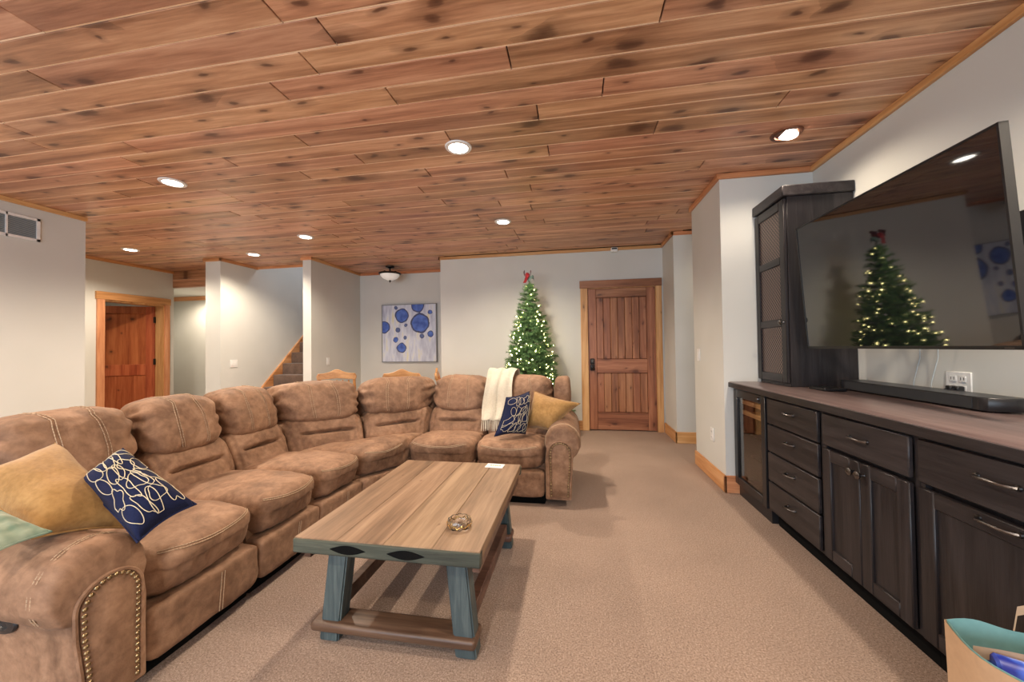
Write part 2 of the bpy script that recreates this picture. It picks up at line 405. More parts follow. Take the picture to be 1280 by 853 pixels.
# crown strips
tn = [0]
def trim(b, m=M_TRIM, lab='', cat='trim', bev=.004):
    tn[0] += 1
    return struct('trim_%d' % tn[0], G().box(*b, bev=bev), m, lab, cat)
T = .042
trim((1.819, 1.846, -2.9, 3.22, CZ - T, CZ), M_TRIM, 'orange pine strip along ceiling above the television')
trim((1.17, 1.82, 3.195, 3.222, CZ - T, CZ), M_TRIMX, 'orange pine ceiling strip above the tower cabinet')
trim((1.145, 1.172, 3.195, 3.96, CZ - T, CZ), M_TRIM, 'orange pine ceiling strip over the boxed wall corner')
trim((1.165, 3.0, 4.725, 4.752, CZ - T, CZ), M_TRIMX, 'orange pine ceiling strip in the side passage')
trim((1.165, 1.192, 4.725, 5.32, CZ - T, CZ), M_TRIM, 'orange pine ceiling strip beside the plank door')
trim((-2.025, 1.17, 5.295, 5.322, CZ - T, CZ), M_TRIMX, 'pale pine ceiling strip along the back wall')
trim((-2.025, -1.998, 5.295, 6.15, CZ - T, CZ), M_TRIM, 'pine ceiling strip at the niche corner')
trim((-3.85, -2.0, 6.125, 6.152, CZ - T, CZ), M_TRIMX, 'pine ceiling strip above the dotted painting')
trim((-3.852, -3.825, 4.86, 6.15, CZ - T, CZ), M_TRIM, 'pine ceiling strip along the thin partition')
trim((-4.01, -3.825, 4.855, 4.882, CZ - T, CZ), M_TRIMX, 'pine ceiling strip capping the partition end')
trim((-5.172, -5.145, 4.625, 5.3, CZ - T, CZ), M_TRIM, 'pine ceiling strip along the stair wall')
trim((-5.455, -5.145, 4.625, 4.652, CZ - T, CZ), M_TRIMX, 'pine ceiling strip capping the stair wall end')
trim((-5.17, -3.985, 5.28, 5.30, CZ - .035, CZ + .1), M_TRIMX, 'pine edge strip of the stairwell opening')
trim((-4.902, -4.875, -2.9, 2.96, CZ - T, CZ), M_TRIM, 'orange pine ceiling strip over the left wall')
trim((-6.802, -6.775, 2.96, 5.27, CZ - T, CZ), M_TRIM, 'orange pine ceiling strip over the red door')
trim((-8.8, -5.43, 6.172, 6.2, 2.2, 2.28), M_TRIMX, 'orange pine strip under the dropped hall ceiling')
# wood bulkhead over the hall : boards
bh = thing('trim_bulkhead', (-6.1, 5.29, 2.28), 'knotty pine boxed beam over the short hall', 'beam', None, 'structure')
for k in range(2): obj('board', G().box(-6.8, -5.44, 5.25, 5.32, 2.28 + .14 * k + .001, 2.28 + .14 * (k + 1) - .001, bev=.004), M_CEIL, bh)
# baseboards
bn = lambda n, b, m, lab: struct('baseboard_' + n, G().box(*b, bev=.004), m, lab, 'baseboard')
BB = .135
bn('right_return', (1.152, 1.17, 3.2, 3.95, 0, BB), M_TRIM, 'orange pine baseboard on the boxed wall corner')
bn('right_step', (1.152, 1.30, 3.2, 3.22, 0, BB), M_TRIMX, 'short orange pine baseboard beside the wine fridge')
bn('hall_right', (1.172, 1.19, 4.732, 5.3, 0, BB), M_TRIM, 'orange pine baseboard beside the plank door')
bn('passage', (1.172, 3.0, 4.732, 4.75, 0, BB), M_TRIMX, 'orange pine baseboard on the passage wall')
bn('back', (-2.0, .09, 5.302, 5.32, 0, BB), M_TRIMX, 'orange pine baseboard along the back wall')
bn('niche', (-3.85, -2.0, 6.132, 6.15, 0, BB), M_TRIMX, 'orange pine baseboard in the dining niche')
bn('partition', (-3.85, -3.832, 4.88, 6.15, 0, BB), M_TRIM, 'orange pine baseboard on the thin partition')
bn('left', (-4.9, -4.882, -2.9, 2.957, 0, BB), M_TRIM, 'orange pine baseboard along the left wall')
bn('stair', (-5.17, -5.152, 4.65, 5.0, 0, BB), M_TRIM, 'orange pine baseboard at the foot of the stairs')

# ------------------------------------------------------------------ doors
d1 = thing('door_1', (.63, 5.32, 0), 'knotty alder plank door with black keypad lock and pine casing', 'door', None, 'structure')
X0, X1, YD = .180, 1.085, 5.335
obj('stile', G().box(X0, X0 + .112, YD, YD + .045, .012, 1.99, bev=.003), M_DOOR, d1)
obj('stile', G().box(X1 - .112, X1, YD, YD + .045, .012, 1.99, bev=.003), M_DOOR, d1)
for z0, z1 in ((1.865, 1.99), (.805, 1.0), (.012, .255)): obj('rail', G().box(X0 + .113, X1 - .113, YD, YD + .045, z0, z1, bev=.003), M_DOORX, d1)
n = 7; wpl = (X1 - X0 - .226) / n
for z0, z1 in ((1.002, 1.863), (.257, .803)):
    for k in range(n):
        x = X0 + .113 + k * wpl
        obj('plank', G().box(x + .0015, x + wpl - .0015, YD + .014, YD + .035, z0, z1, bev=.005), M_DOOR, d1)
obj('backing', G().box(X0 + .01, X1 - .01, YD + .036, YD + .044, .02, 1.98), M_DARK, d1)
obj('casing', G().box(.078, .176, 5.297, 5.325, 0, 2.0, bev=.003), M_TRIMZ, d1)
obj('casing', G().box(1.089, 1.168, 5.297, 5.325, 0, 2.0, bev=.003), M_TRIMZ, d1)
obj('head_casing', G().box(.068, 1.17, 5.29, 5.325, 2.0, 2.105, bev=.003), M_DOORX, d1)
obj('jamb', G().box(.160, .178, 5.322, 5.45, 0, 2.005).box(1.087, 1.10, 5.322, 5.45, 0, 2.005).box(.16, 1.1, 5.322, 5.45, 1.993, 2.01), M_TRIMZ, d1)
obj('closet_back', G().box(.1, 1.15, 5.46, 5.48, 0, 2.1), M_DARK, d1)
hd = obj('lock_plate', G().box(.20, .262, YD - .022, YD, .93, 1.01, bev=.012, seg=3).box(.20, .262, YD - .018, YD, .84, .925, bev=.012, seg=3), M_BLACK, d1)
obj('keypad', G().box(.212, .25, YD - .026, YD - .02, .955, 1.0, bev=.002), M_SCREEN, hd)
Mk = Matrix.Rotation(R(90), 4, 'X')
obj('knob', G().lathe([(0.0, .075), (.022, .07), (.028, .05), (.02, .03), (.012, .02), (.012, 0)], (.231, YD - .005, .885), 16, Mk), M_BLKMET, hd)
# open red door, hinged on the far jamb
d2 = thing('door_2', (-6.8, 4.72, 0), 'red stained two panel wooden door standing open', 'door', None, 'structure')
obj('casing', G().box(-6.805, -6.775, 4.225, 4.315, 0, 1.965, bev=.003), M_TRIMZ, d2)
obj('casing', G().box(-6.805, -6.775, 5.12, 5.195, 0, 1.965, bev=.003), M_TRIMZ, d2)
obj('head_casing', G().box(-6.805, -6.77, 4.21, 5.205, 1.965, 2.075, bev=.003), M_TRIM, d2)
obj('jamb', G().box(-7.0, -6.80, 4.31, 4.325, 0, 1.96).box(-7.0, -6.80, 5.11, 5.125, 0, 1.96).box(-7.0, -6.80, 4.31, 5.125, 1.945, 1.965), M_TRIMZ, d2)
ang = R(-58)
MD = Matrix.Translation((-6.965, 5.105, 0)) @ Matrix.Rotation(ang, 4, 'Z')      # local -y is the leaf direction
def leaf(b, bev=.003): return G().box(*b, bev=bev, M=MD)
DW = .775
obj('stile', leaf((-.02, .02, -.115, 0, .01, 1.94)), M_RDOOR, d2); obj('stile', leaf((-.02, .02, -DW, -DW + .115, .01, 1.94)), M_RDOOR, d2)
for z0, z1 in ((1.82, 1.94), (.80, .98), (.01, .25)): obj('rail', leaf((-.02, .02, -DW + .115, -.115, z0, z1)), M_RDOOR, d2)
for z0, z1 in ((.98, 1.82), (.25, .80)): obj('panel', leaf((-.008, .008, -DW + .11, -.11, z0 - .005, z1 + .005)), M_RDOOR, d2)
for z in (1.72, 1.02, .25): obj('hinge', G().box(.012, .032, -.012, .016, z - .05, z + .05, bev=.002, M=MD), M_BLKMET, d2)
obj('knob', G().lathe([(0.0, .07), (.024, .065), (.028, .05), (.02, .03), (.012, .02), (.012, 0)], MD @ Vector((.02, -DW + .06, .95)), 14, MD.to_3x3().to_4x4() @ Matrix.Rotation(R(90), 4, 'Y')), M_BLKMET, d2)

# ------------------------------------------------------------------ staircase
st = thing('staircase', (-4.58, 4.95, 0), 'brown carpeted staircase rising beside the grey partition', 'stairs', None, 'structure')
RI, RU = .19, .205
for k in range(13):
    y = 4.98 + k * RU
    obj('step', G().box(-5.135, -4.02, y - .02, y + RU + .02, max(0, k * RI - .15), (k + 1) * RI, bev=.015, seg=2), M_STAIRC, st)
for x0, x1 in ((-5.17, -5.137), (-4.02, -3.987)):
    g = G(); ol = [(4.85, 0), (4.85, .12), (4.93, .17), (7.66, 2.72), (7.66, 2.3), (5.2, 0)]
    g.prism(ol, lambda u, v, d: Vector((d, u, v)), x0, x1); obj('skirt_board', g, M_TRIM, st)
# ------------------------------------------------------------------ ceiling lights
def recessed(x, y, lab, tilt=0, copper=False, watt=None):
    t = thing('recessed_light', (x, y, CZ), lab, 'ceiling light', 'recessed ceiling lights')
    g = G().lathe([(.062, -.001), (.066, -.009), (.088, -.007), (.092, 0)], (x, y, CZ - .001), 28); obj('trim_ring', g, M_COPPER if copper else M_WHITE, t)
    Mt = Matrix.Rotation(tilt, 4, 'Y')
    obj('lens', G().lathe([(0, -.004), (.05, -.004), (.064, .0)], (x, y, CZ - .006), 24, Mt), M_LENS, t)
    lamp((x, y, CZ - .03), t, watt); return t
recessed(-.771, 2.417, 'round lit ceiling downlight above far end of the coffee table')
recessed(-3.208, 2.475, 'round lit ceiling downlight in front of left wall and its vent')
recessed(-.762, 3.95, 'round lit ceiling downlight in front of the christmas tree')
recessed(-3.213, 3.983, 'round lit ceiling downlight in front of the thin grey partition')
recessed(-5.856, 3.993, 'round lit ceiling downlight in front of the red door')
recessed(-4.511, 4.558, 'round lit ceiling downlight at the foot of the staircase')
recessed(1.385, 2.673, 'copper ringed ceiling downlight above the tower cabinet', R(18), True, 22)
for x, y in ((-3.21, .9), (-3.21, -.65), (-3.21, -2.1), (-.77, -.65), (-.77, -2.1)):  # unseen downlights behind the camera, added as fill
    if True:
        lamp((x, y, CZ - .03)); 
        t = thing('recessed_light', (x, y, CZ), 'added round lit ceiling downlight %s, %s the added window' % ('on the left wall side' if x < -2 else 'on the television side', {.9: 'third from', -.65: 'second from', -2.1: 'next to'}[y]), 'ceiling light', 'added ceiling lights behind')
        obj('trim_ring', G().lathe([(.062, -.001), (.066, -.009), (.088, -.007), (.092, 0)], (x, y, CZ - .001), 20), M_WHITE, t); obj('lens', G().lathe([(0, -.004), (.05, -.004), (.064, .0)], (x, y, CZ - .006), 20), M_LENS, t)
lamp((1.385, .9, CZ - .03))
lamp((-4.5, 6.4, 4.1), None, 40, 160, .1, .6, (.85, .86, 1.0))  # unseen cool lamp added to light the stairwell walls
lamp((-7.0, 5.75, 2.24), None, 45, 170, .05); lamp((-7.8, 4.2, 2.4), None, 9, 160, .05); lamp((2.2, 4.35, 2.5), None, 20, 160)  # lights without fixtures; the hall one is added to brighten its wall
fm = thing('flush_mount_lamp', (-3.036, 5.72, CZ), 'bronze semi flush ceiling lamp with frosted glass bowl', 'ceiling lamp')
c = (-3.036, 5.72, CZ)
obj('canopy', G().lathe([(.002, 0), (.075, 0), (.07, -.018), (.03, -.03), (.012, -.035), (.012, -.085), (.022, -.09), (.012, -.1), (.012, -.12), (.001, -.12)], c, 24), M_BLKMET, fm)
obj('rim', G().lathe([(.155, -.118), (.178, -.112), (.185, -.122), (.165, -.14), (.15, -.135), (.155, -.118)], c, 32), M_BLKMET, fm)
obj('glass_bowl', G().lathe([(.16, -.125), (.15, -.16), (.115, -.20), (.06, -.225), (.005, -.235), (.001, -.228), (.058, -.218), (.11, -.193), (.145, -.155), (.155, -.125), (.16, -.125)], c, 32), M_FROST, fm)
obj('finial', G().lathe([(.001, -.228), (.016, -.233), (.02, -.243), (.009, -.255), (.006, -.268), (.001, -.275)], c, 14), M_BLKMET, fm)
g = G()
for k in range(3):
    a = k * 2.094; g.tube([(c[0] + .012 * math.cos(a), c[1] + .012 * math.sin(a), CZ - .1), (c[0] + .1 * math.cos(a), c[1] + .1 * math.sin(a), CZ - .085), (c[0] + .165 * math.cos(a), c[1] + .165 * math.sin(a), CZ - .12)], .006, 6)
obj('arm', g, M_BLKMET, fm)
sn = thing('motion_sensor', (.55, 5.3, CZ - .08), 'small white motion sensor at the top of the back wall', 'sensor')
obj('housing', G().box(.505, .595, 5.25, 5.295, CZ - .075, CZ - .012, bev=.008), M_WHITE, sn); obj('lens', G().box(.515, .585, 5.247, 5.252, CZ - .042, CZ - .022), M_BLACK, sn)

# ------------------------------------------------------------------ wall fittings
def plate(name, lab, cat, loc, nrm, w_=.075, h_=.115, kind='switch', n=1):
    t = thing(name, loc, lab, cat); lx, ly, lz = loc
    def bb(u0, u1, v0, v1, d0, d1, bev=.002):
        if nrm == 'x-': return (lx - d1, lx - d0, ly + u0, ly + u1, lz + v0, lz + v1)
        return (lx + d0, lx + d1, ly + u0, ly + u1, lz + v0, lz + v1)
    W = w_ * (1 + .62 * (n - 1))
    obj('plate', G().box(*bb(-W / 2, W / 2, -h_ / 2, h_ / 2, .001, .008), bev=.002), M_WHITE, t)
    for k in range(n):
        u = (k - (n - 1) / 2) * .047
        if kind == 'switch': obj('rocker', G().box(*bb(u - .017, u + .017, -.033, .033, .008, .013), bev=.002), M_WHITE, t)
        else:
            for v in (-.024, .024):
                s_ = obj('socket', G().box(*bb(u - .017, u + .017, v - .015, v + .015, .008, .011), bev=.002), M_WHITE, t)
                obj('slot', G().box(*bb(u - .009, u - .006, v - .006, v + .008, .011, .0115), bev=0).box(*bb(u + .006, u + .009, v - .006, v + .008, .011, .0115)), M_BLACK, s_)
    return t
plate('light_switch', 'white rocker light switch on the boxed wall corner', 'switch', (1.17, 3.81, 1.084), 'x-')
plate('wall_outlet', 'white outlet low on the boxed wall corner', 'outlet', (1.17, 3.494, .399), 'x-', kind='outlet')
plate('light_switch', 'white double light switch on the stair wall', 'switch', (-5.17, 4.864, .99), 'x+', n=2)
plate('light_switch', 'white single light switch on the thin partition', 'switch', (-3.85, 5.254, 1.0), 'x+')
ot = plate('wall_outlet', 'white double outlet with black plugs behind the soundbar', 'outlet', (1.844, 2.149, .975), 'x-', kind='outlet', n=2)
for k, y in enumerate((2.16, 2.125)):
    g = G().box(1.80, 1.832, y - .014, y + .014, .94, .965, bev=.004); g.tube([(1.80, y, .952), (1.785, y + .01, .94), (1.79, y + .02, .90), (1.79, y + .02, .888)], .004, 6)
    obj('plug', g, M_BLACK, ot)
vt = thing('air_vent', (-4.9, 2.45, 2.2), 'white louvred return air vent high on the left wall', 'vent')
g = G(); VY0, VY1, VZ0, VZ1 = 2.02, 2.63, 2.215, 2.43
for b in ((VY0, VY1, VZ0, VZ0 + .025), (VY0, VY1, VZ1 - .025, VZ1), (VY0, VY0 + .025, VZ0, VZ1), (VY1 - .025, VY1, VZ0, VZ1), (2.22, 2.235, VZ0, VZ1), (2.415, 2.43, VZ0, VZ1)):
    g.box(-4.9, -4.888, *b, bev=.002)
obj('frame', g, M_WHITE, vt)
obj('backing', G().box(-4.9, -4.899, VY0 + .01, VY1 - .01, VZ0 + .01, VZ1 - .01), plain('vent shade', (.16, .2, .22), .6), vt)
M_LOUV = plain('grey louvre', (.42, .46, .47), .5)
for k in range(14):
    z = VZ0 + .03 + k * .0118
    Ml = Matrix.Translation((-4.894, 0, z)) @ Matrix.Rotation(R(35), 4, 'Y')
    obj('louvre', G().box(-.006, .006, VY0 + .02, VY1 - .02, -.001, .001, M=Ml), M_LOUV, vt)
# ------------------------------------------------------------------ sectional sofa
so = thing('sectional_sofa', (-1.9, 2.3, 0), 'brown suede reclining sectional sofa with rolled nailhead arms', 'sofa')
V2 = lambda x, y: Vector((x, y, 0))
Bp = [V2(-2.40, 1.08), V2(-2.40, 1.60), V2(-2.40, 2.06), V2(-2.40, 2.52), V2(-1.93, 3.02), V2(-1.36, 3.47), V2(-.80, 3.47), V2(-.20, 3.47)]
Fp = [V2(-1.50, 1.08), V2(-1.51, 1.56), V2(-1.52, 2.00), V2(-1.49, 2.40), V2(-1.42, 2.57), V2(-1.33, 2.73), V2(-.78, 2.73), V2(-.24, 2.73)]
Dr = [(f - b).normalized() for f, b in zip(Fp, Bp)]
def tri(BL0, BR0, FL0, FR0, BL1, BR1, FL1, FR1, z0, z1):
    """trilinear map: a left..right, b back..front, c bottom..top"""
    def f(a, b, c):
        s, t, u = (a + 1) / 2, (b + 1) / 2, (c + 1) / 2
        lo = lerp(lerp(BL0, BR0, s), lerp(FL0, FR0, s), t); hi = lerp(lerp(BL1, BR1, s), lerp(FL1, FR1, s), t)
        p = lerp(lo, hi, u); return Vector((p.x, p.y, lerp(z0, z1, u)))
    return f
def sup(p, n):
    p = Vector(p); q = (abs(p.x) ** n + abs(p.y) ** n + abs(p.z) ** n) ** (1 / n); return p / q
def seam(parent, fm_, path, n, disp=None, r=.0022, dash=False):
    pts = []
    for p in path:
        q = sup(p, n); pts.append(fm_(q.x * 1.006, q.y * 1.006, q.z * 1.006))
    if dash:
        g = G()
        for i in range(0, len(pts) - 1, 2): g.tube([pts[i], pts[i + 1]], r, 5)
    else: g = G().tube(pts, r, 5)
    return g
def sp_(fmap, p, n, disp, off=.0022):
    p = sup(p, n); P0 = fmap(*p)
    ax_ = Vector((1, 0, 0)) if abs(p.x) < .8 else Vector((0, 1, 0))
    t1 = p.cross(ax_).normalized(); t2 = p.cross(t1).normalized(); h = .01
    N_ = (fmap(*sup(p + t1 * h, n)) - P0).cross(fmap(*sup(p + t2 * h, n)) - P0).normalized()
    if N_.dot(P0 - fmap(0, 0, 0)) < 0: N_ = -N_
    return P0 + N_ * (disp(p, P0) + off)
def nz(p, s, seed=0): return noise.noise(Vector((p.x * s + seed * 7.1, p.y * s, p.z * s)))
pairs = [(0, 1), (1, 2), (2, 3), (3, 4), (4, 5), (5, 6), (6, 7)]
for idx, (i, j) in enumerate(pairs):
    e = .004
    L_, R_ = lerp(Bp[i], Bp[j], e), lerp(Bp[j], Bp[i], e); dl, dr_ = Dr[i], Dr[j]
    # outer shell
    f = tri(L_ - dl * .16, R_ - dr_ * .16, L_ + dl * .05, R_ + dr_ * .05, L_ - dl * .14, R_ - dr_ * .14, L_, R_, .07, .84)
    obj('back_shell', G().blob(f, 8, 9), M_SUEDE, so, 60)
    # lumbar cushion with a crease
    f = tri(L_ + dl * .02, R_ + dr_ * .02, L_ + dl * .36, R_ + dr_ * .36, L_ - dl * .02, R_ - dr_ * .02, L_ + dl * .185, R_ + dr_ * .185, .30, .66)
    def dl_(p, co, s=idx):
        d = .010 * nz(co, 9, s) + .004 * nz(co, 30, s)
        if p.y > 0:
            d -= .055 * math.exp(-((p.z - .30 + .05 * p.x * p.x) / .045) ** 2) * max(0, 1 - (abs(p.x) / .74) ** 6) * p.y
            d += .004 * math.sin(p.x * 40 + s) * abs(p.x) ** 3
        return d
    lum = obj('lumbar_cushion', G().blob(f, 44, 4.2, dl_), M_SUEDE, so, 70)
    # head pillow
    f = tri(L_ - dl * .13, R_ - dr_ * .13, L_ + dl * .255, R_ + dr_ * .255, L_ - dl * .15, R_ - dr_ * .15, L_ + dl * .14, R_ + dr_ * .14, .588, .918)
    def dh(p, co, s=idx):
        e_ = max(0, (abs(p.x) - .62) / .38)
        g_ = .010 * e_ * math.sin(p.z * 12 + s + 5 * nz(co, 5, s)) * max(0, min(1, .4 + p.y))
        return .009 * nz(co, 7, s + 20) + .004 * nz(co, 26, s) + g_ - .012 * e_ ** 2
    pil = obj('head_pillow', G().blob(f, 30, 3.3, dh), M_SUEDE, so, 70)
    g = G()
    for a0 in ((-.36, -.30, .30, .36) if idx != 6 else (.30, .36)):
        pts = []
        for q in range(26):
            t = -.75 + q / 25 * 2.4        # from low front over the top to the back
            y, z = (1, t) if t <= 1 else (1 - (t - 1) * 2, 1)
            pts.append(sp_(f, (a0, y, z), 3.3, dh))
        for q in range(len(pts) - 1):
            g.tube([pts[q], lerp(pts[q], pts[q + 1], .8)], .0022, 4)
    obj('stitching', g, M_STITCH, pil, kind='stuff')
# seats
seats = [(0, 1), (1, 2), (2, 3), (3, 5), (5, 6), (6, 7)]
for idx, (i, j) in enumerate(seats):
    e = .006
    bl, br = lerp(Bp[i] + Dr[i] * .16, Bp[j] + Dr[j] * .16, e), lerp(Bp[j] + Dr[j] * .16, Bp[i] + Dr[i] * .16, e)
    fl, fr = lerp(Fp[i], Fp[j], e), lerp(Fp[j], Fp[i], e)
    dl, dr_ = Dr[i], Dr[j]
    f0 = tri(bl, br, fl - dl * .02, fr - dr_ * .02, bl, br, fl + dl * .035, fr + dr_ * .035, .25, .462)
    f = lambda a, b, c, f0=f0: f0(a, b, c) + Vector((0, 0, -.035 * max(0, -b) * (c + 1) / 2))
    def ds(p, co, s=idx):
        d = .010 * nz(co, 6, s) + .004 * nz(co, 22, s + 3)
        if p.z > .2: d += .012 * (1 - p.x * p.x) * (1 if p.y > -.2 else .4)
        if p.y > .5: d += .004 * math.sin(p.x * 26 + s * 2) * (1 - abs(p.z)) * .9
        return d
    sc_ = obj('seat_cushion', G().blob(f, 28, 5.0, ds), M_SUEDE, so, 70)
    g = G()
    for off in (0, .05):
        pts = []
        for q in range(41):
            a = -.93 + 1.86 * q / 40; yy = .80 - off + .0
            zz = 1 - .0
            dep = .30 * (1 - a * a) - .35            # bows down over the front edge at the middle
            y, z = 1, .62 - dep - off * 1.2
            pts.append(sp_(f, (a, y, z), 5.0, ds))
        for q in range(len(pts) - 1): g.tube([pts[q], lerp(pts[q], pts[q + 1], .85)], .0023, 4)
    obj('stitching', g, M_STITCH, sc_, kind='stuff')
    # front panel under the seat
    f = tri(fl - dl * .12, fr - dr_ * .12, fl - dl * .005, fr - dr_ * .005, fl - dl * .12, fr - dr_ * .12, fl + dl * .012, fr + dr_ * .012, .065, .262)
    fp = obj('front_panel', G().blob(f, 16, 9, lambda p, co, s=idx: .006 * nz(co, 9, s) + .003 * nz(co, 30, s)), M_SUEDE, so, 60)
    g = G()
    for a0 in (-.03, .03):
        a1 = a0 + (.15 if idx < 3 else 0)
        pts = [f(a1, 1.0, -.85 + 1.7 * q / 12) + lerp(dl, dr_, .5) * .006 for q in range(13)]
        for q in range(12): g.tube([pts[q], lerp(pts[q], pts[q + 1], .8)], .002, 4)
    obj('stitching', g, M_STITCH, fp, kind='stuff')
    # dark base under the frame
    f = tri(bl - dl * .2, br - dr_ * .2, fl - dl * .06, fr - dr_ * .06, bl - dl * .2, br - dr_ * .2, fl - dl * .06, fr - dr_ * .06, 0, .08)
    obj('base', G().blob(f, 2, 40), M_DARK, so)
    # seat deck behind the panel
    f = tri(bl - dl * .15, br - dr_ * .15, fl - dl * .08, fr - dr_ * .08, bl - dl * .15, br - dr_ * .15, fl - dl * .08, fr - dr_ * .08, .07, .30)
    obj('seat_deck', G().blob(f, 2, 40), M_SUEDE, so)
# rolled arms
def arm(O, out, back, length, flip, lever=False, drop=0):
    P = lambda w_, d, z: O + out * w_ + back * d + Vector((0, 0, z))
    ol = [(.0, .07), (.0, .16), (.0, .26), (.0, .34)]
    cx, cz, r = .130, .515 - drop, .13
    for q in range(25):
        a = R(200 - q * (200 + 42) / 24); ol.append((cx + r * math.cos(a), cz + r * math.sin(a)))
    ol += [(.206, .365), (.198, .30), (.195, .18), (.19, .07)]
    n = len(ol); mw_, mz = .105, .36
    secs = [(.0, .86), (.006, .93), (.02, .98), (.045, 1.0), (.08, 1.0), (.13, 1.0), (.2, 1.0), (.3, 1.0), (.45, 1.0), (length - .05, 1.0), (length, .95)]
    g = G(); rings = []
    for d, s in secs:
        ring = []
        for k, (w_, z) in enumerate(ol):
            zz = z if z < .08 else mz + (z - mz) * s
            ww = mw_ + (w_ - mw_) * s
            rip = .0045 * math.sin(k * 2.3 + 1) * math.exp(-((d - .05) / .06) ** 2) if 4 < k < n - 4 else 0
            rip += .006 * nz(P(ww, d, zz), 7, 4)
            rad = Vector((ww - cx, zz - cz)); rad = rad.normalized() if rad.length > 1e-6 else rad
            ring.append(g.bm.verts.new(P(ww + rad.x * rip, d, zz + rad.y * rip)))
        rings.append(ring)
    for A, B_ in zip(rings, rings[1:]):
        for k in range(n): g.bm.faces.new((A[k], A[(k + 1) % n], B_[(k + 1) % n], B_[k]))
    g.bm.faces.new(rings[0][::-1]); g.bm.faces.new(rings[-1])
    am = obj('arm', g, M_SUEDE, so, 65)
    # front panel with nailheads
    pc, pz, pr = .112, .445 - drop, .078
    po = [(.036, .085), (.036, .22), (.034, .34)]
    for q in range(17):
        a = R(180 - q * 180 / 16); po.append((pc + pr * math.cos(a), pz + pr * math.sin(a)))
    po += [(.188, .31), (.176, .2), (.17, .085)]
    g = G().prism(po, lambda u, v, d: P(u, d, v), -.010, .01, bev=.004)
    pn = obj('arm_panel', g, M_SUEDE, am, 50)
    g = G().tube([P(.100 + (u - .100) * 1.10, -.004, v + (.006 if v > .3 else 0)) for u, v in po], .007, 6)
    obj('welt', g, M_SUEDE, am)
    # nails evenly along the outline
    path = [Vector(p) for p in po]; ln = sum((b - a).length for a, b in zip(path, path[1:])); cnt = 44; acc = 0; k = 0
    proto = None
    for a, b in zip(path, path[1:]):
        sl = (b - a).length
        while k < cnt and acc + sl >= ln * (k + .5) / cnt:
            t = (ln * (k + .5) / cnt - acc) / sl; p = a + (b - a) * t
            p = Vector((lerp(p.x, .106, .10), lerp(p.y, .3, .02)))
            c_ = P(p.x, -.010, p.y); k += 1
            if proto is None:
                g = G(); rx = Matrix.Rotation(math.atan2(back.y, back.x) - PI, 4, 'Z') @ Matrix.Rotation(R(90), 4, 'Y')
                g.lathe([(.0075, 0), (.0065, .003), (.004, .005), (.0001, .0058)], c_, 8, rx)
                proto = obj('nailhead', g, M_NAIL, am); c0 = c_
            else:
                o2 = proto.copy(); COL.objects.link(o2); o2.parent = am; o2.location = c_ - c0
        acc += sl
    # stitched line round the roll
    g = G()
    for dd in (.055, .068):
        pts = [P(cx + (w_ - cx) * 1.012, dd, cz + (z - cz) * 1.012) for (w_, z) in ol[4:-4]]
        for a, b in zip(pts, pts[1:]):
            g.tube([a, lerp(a, b, .4)], .002, 4); g.tube([lerp(a, b, .5), lerp(a, b, .9)], .002, 4)
    obj('stitching', g, M_STITCH, am, kind='stuff')
    if lever:
        g = G(); Mx = Matrix.Rotation(R(90), 4, 'X')
        g.lathe([(0.001, .0), (.05, .0), (.055, .006), (.05, .012), (.03, .014), (.02, .006), (.001, .005)], P(.200, .262, .350), 20, Matrix.Rotation(R(90) , 4, 'X') @ Matrix.Scale(.55, 4, Vector((0, 1, 0))))
        obj('recliner_lever', g, M_BLACK, am)
    return am
arm(Vector((-1.485, 1.075, 0)), Vector((0, -1, 0)), Vector((-1, 0, 0)), .95, False, True, .055)
arm(Vector((-.235, 2.72, 0)), Vector((1, 0, 0)), Vector((0, 1, 0)), .80, True, False, .04)
# rear wings beside the last back cushion
f = tri(V2(-.20, 3.28), V2(-.05, 3.28), V2(-.20, 3.62), V2(-.05, 3.62), V2(-.20, 3.33), V2(-.05, 3.33), V2(-.20, 3.62), V2(-.05, 3.62), .08, .905)
obj('back_wing', G().blob(f, 18, 6, lambda p, co: .006 * nz(co, 8, 2)), M_SUEDE, so, 60)
f = tri(V2(-2.60, .87), V2(-2.60, 1.06), V2(-2.2, .87), V2(-2.2, 1.06), V2(-2.60, .87), V2(-2.60, 1.06), V2(-2.30, .87), V2(-2.30, 1.06), .08, .895)
obj('back_wing', G().blob(f, 18, 6, lambda p, co: .006 * nz(co, 8, 2)), M_SUEDE, so, 60)

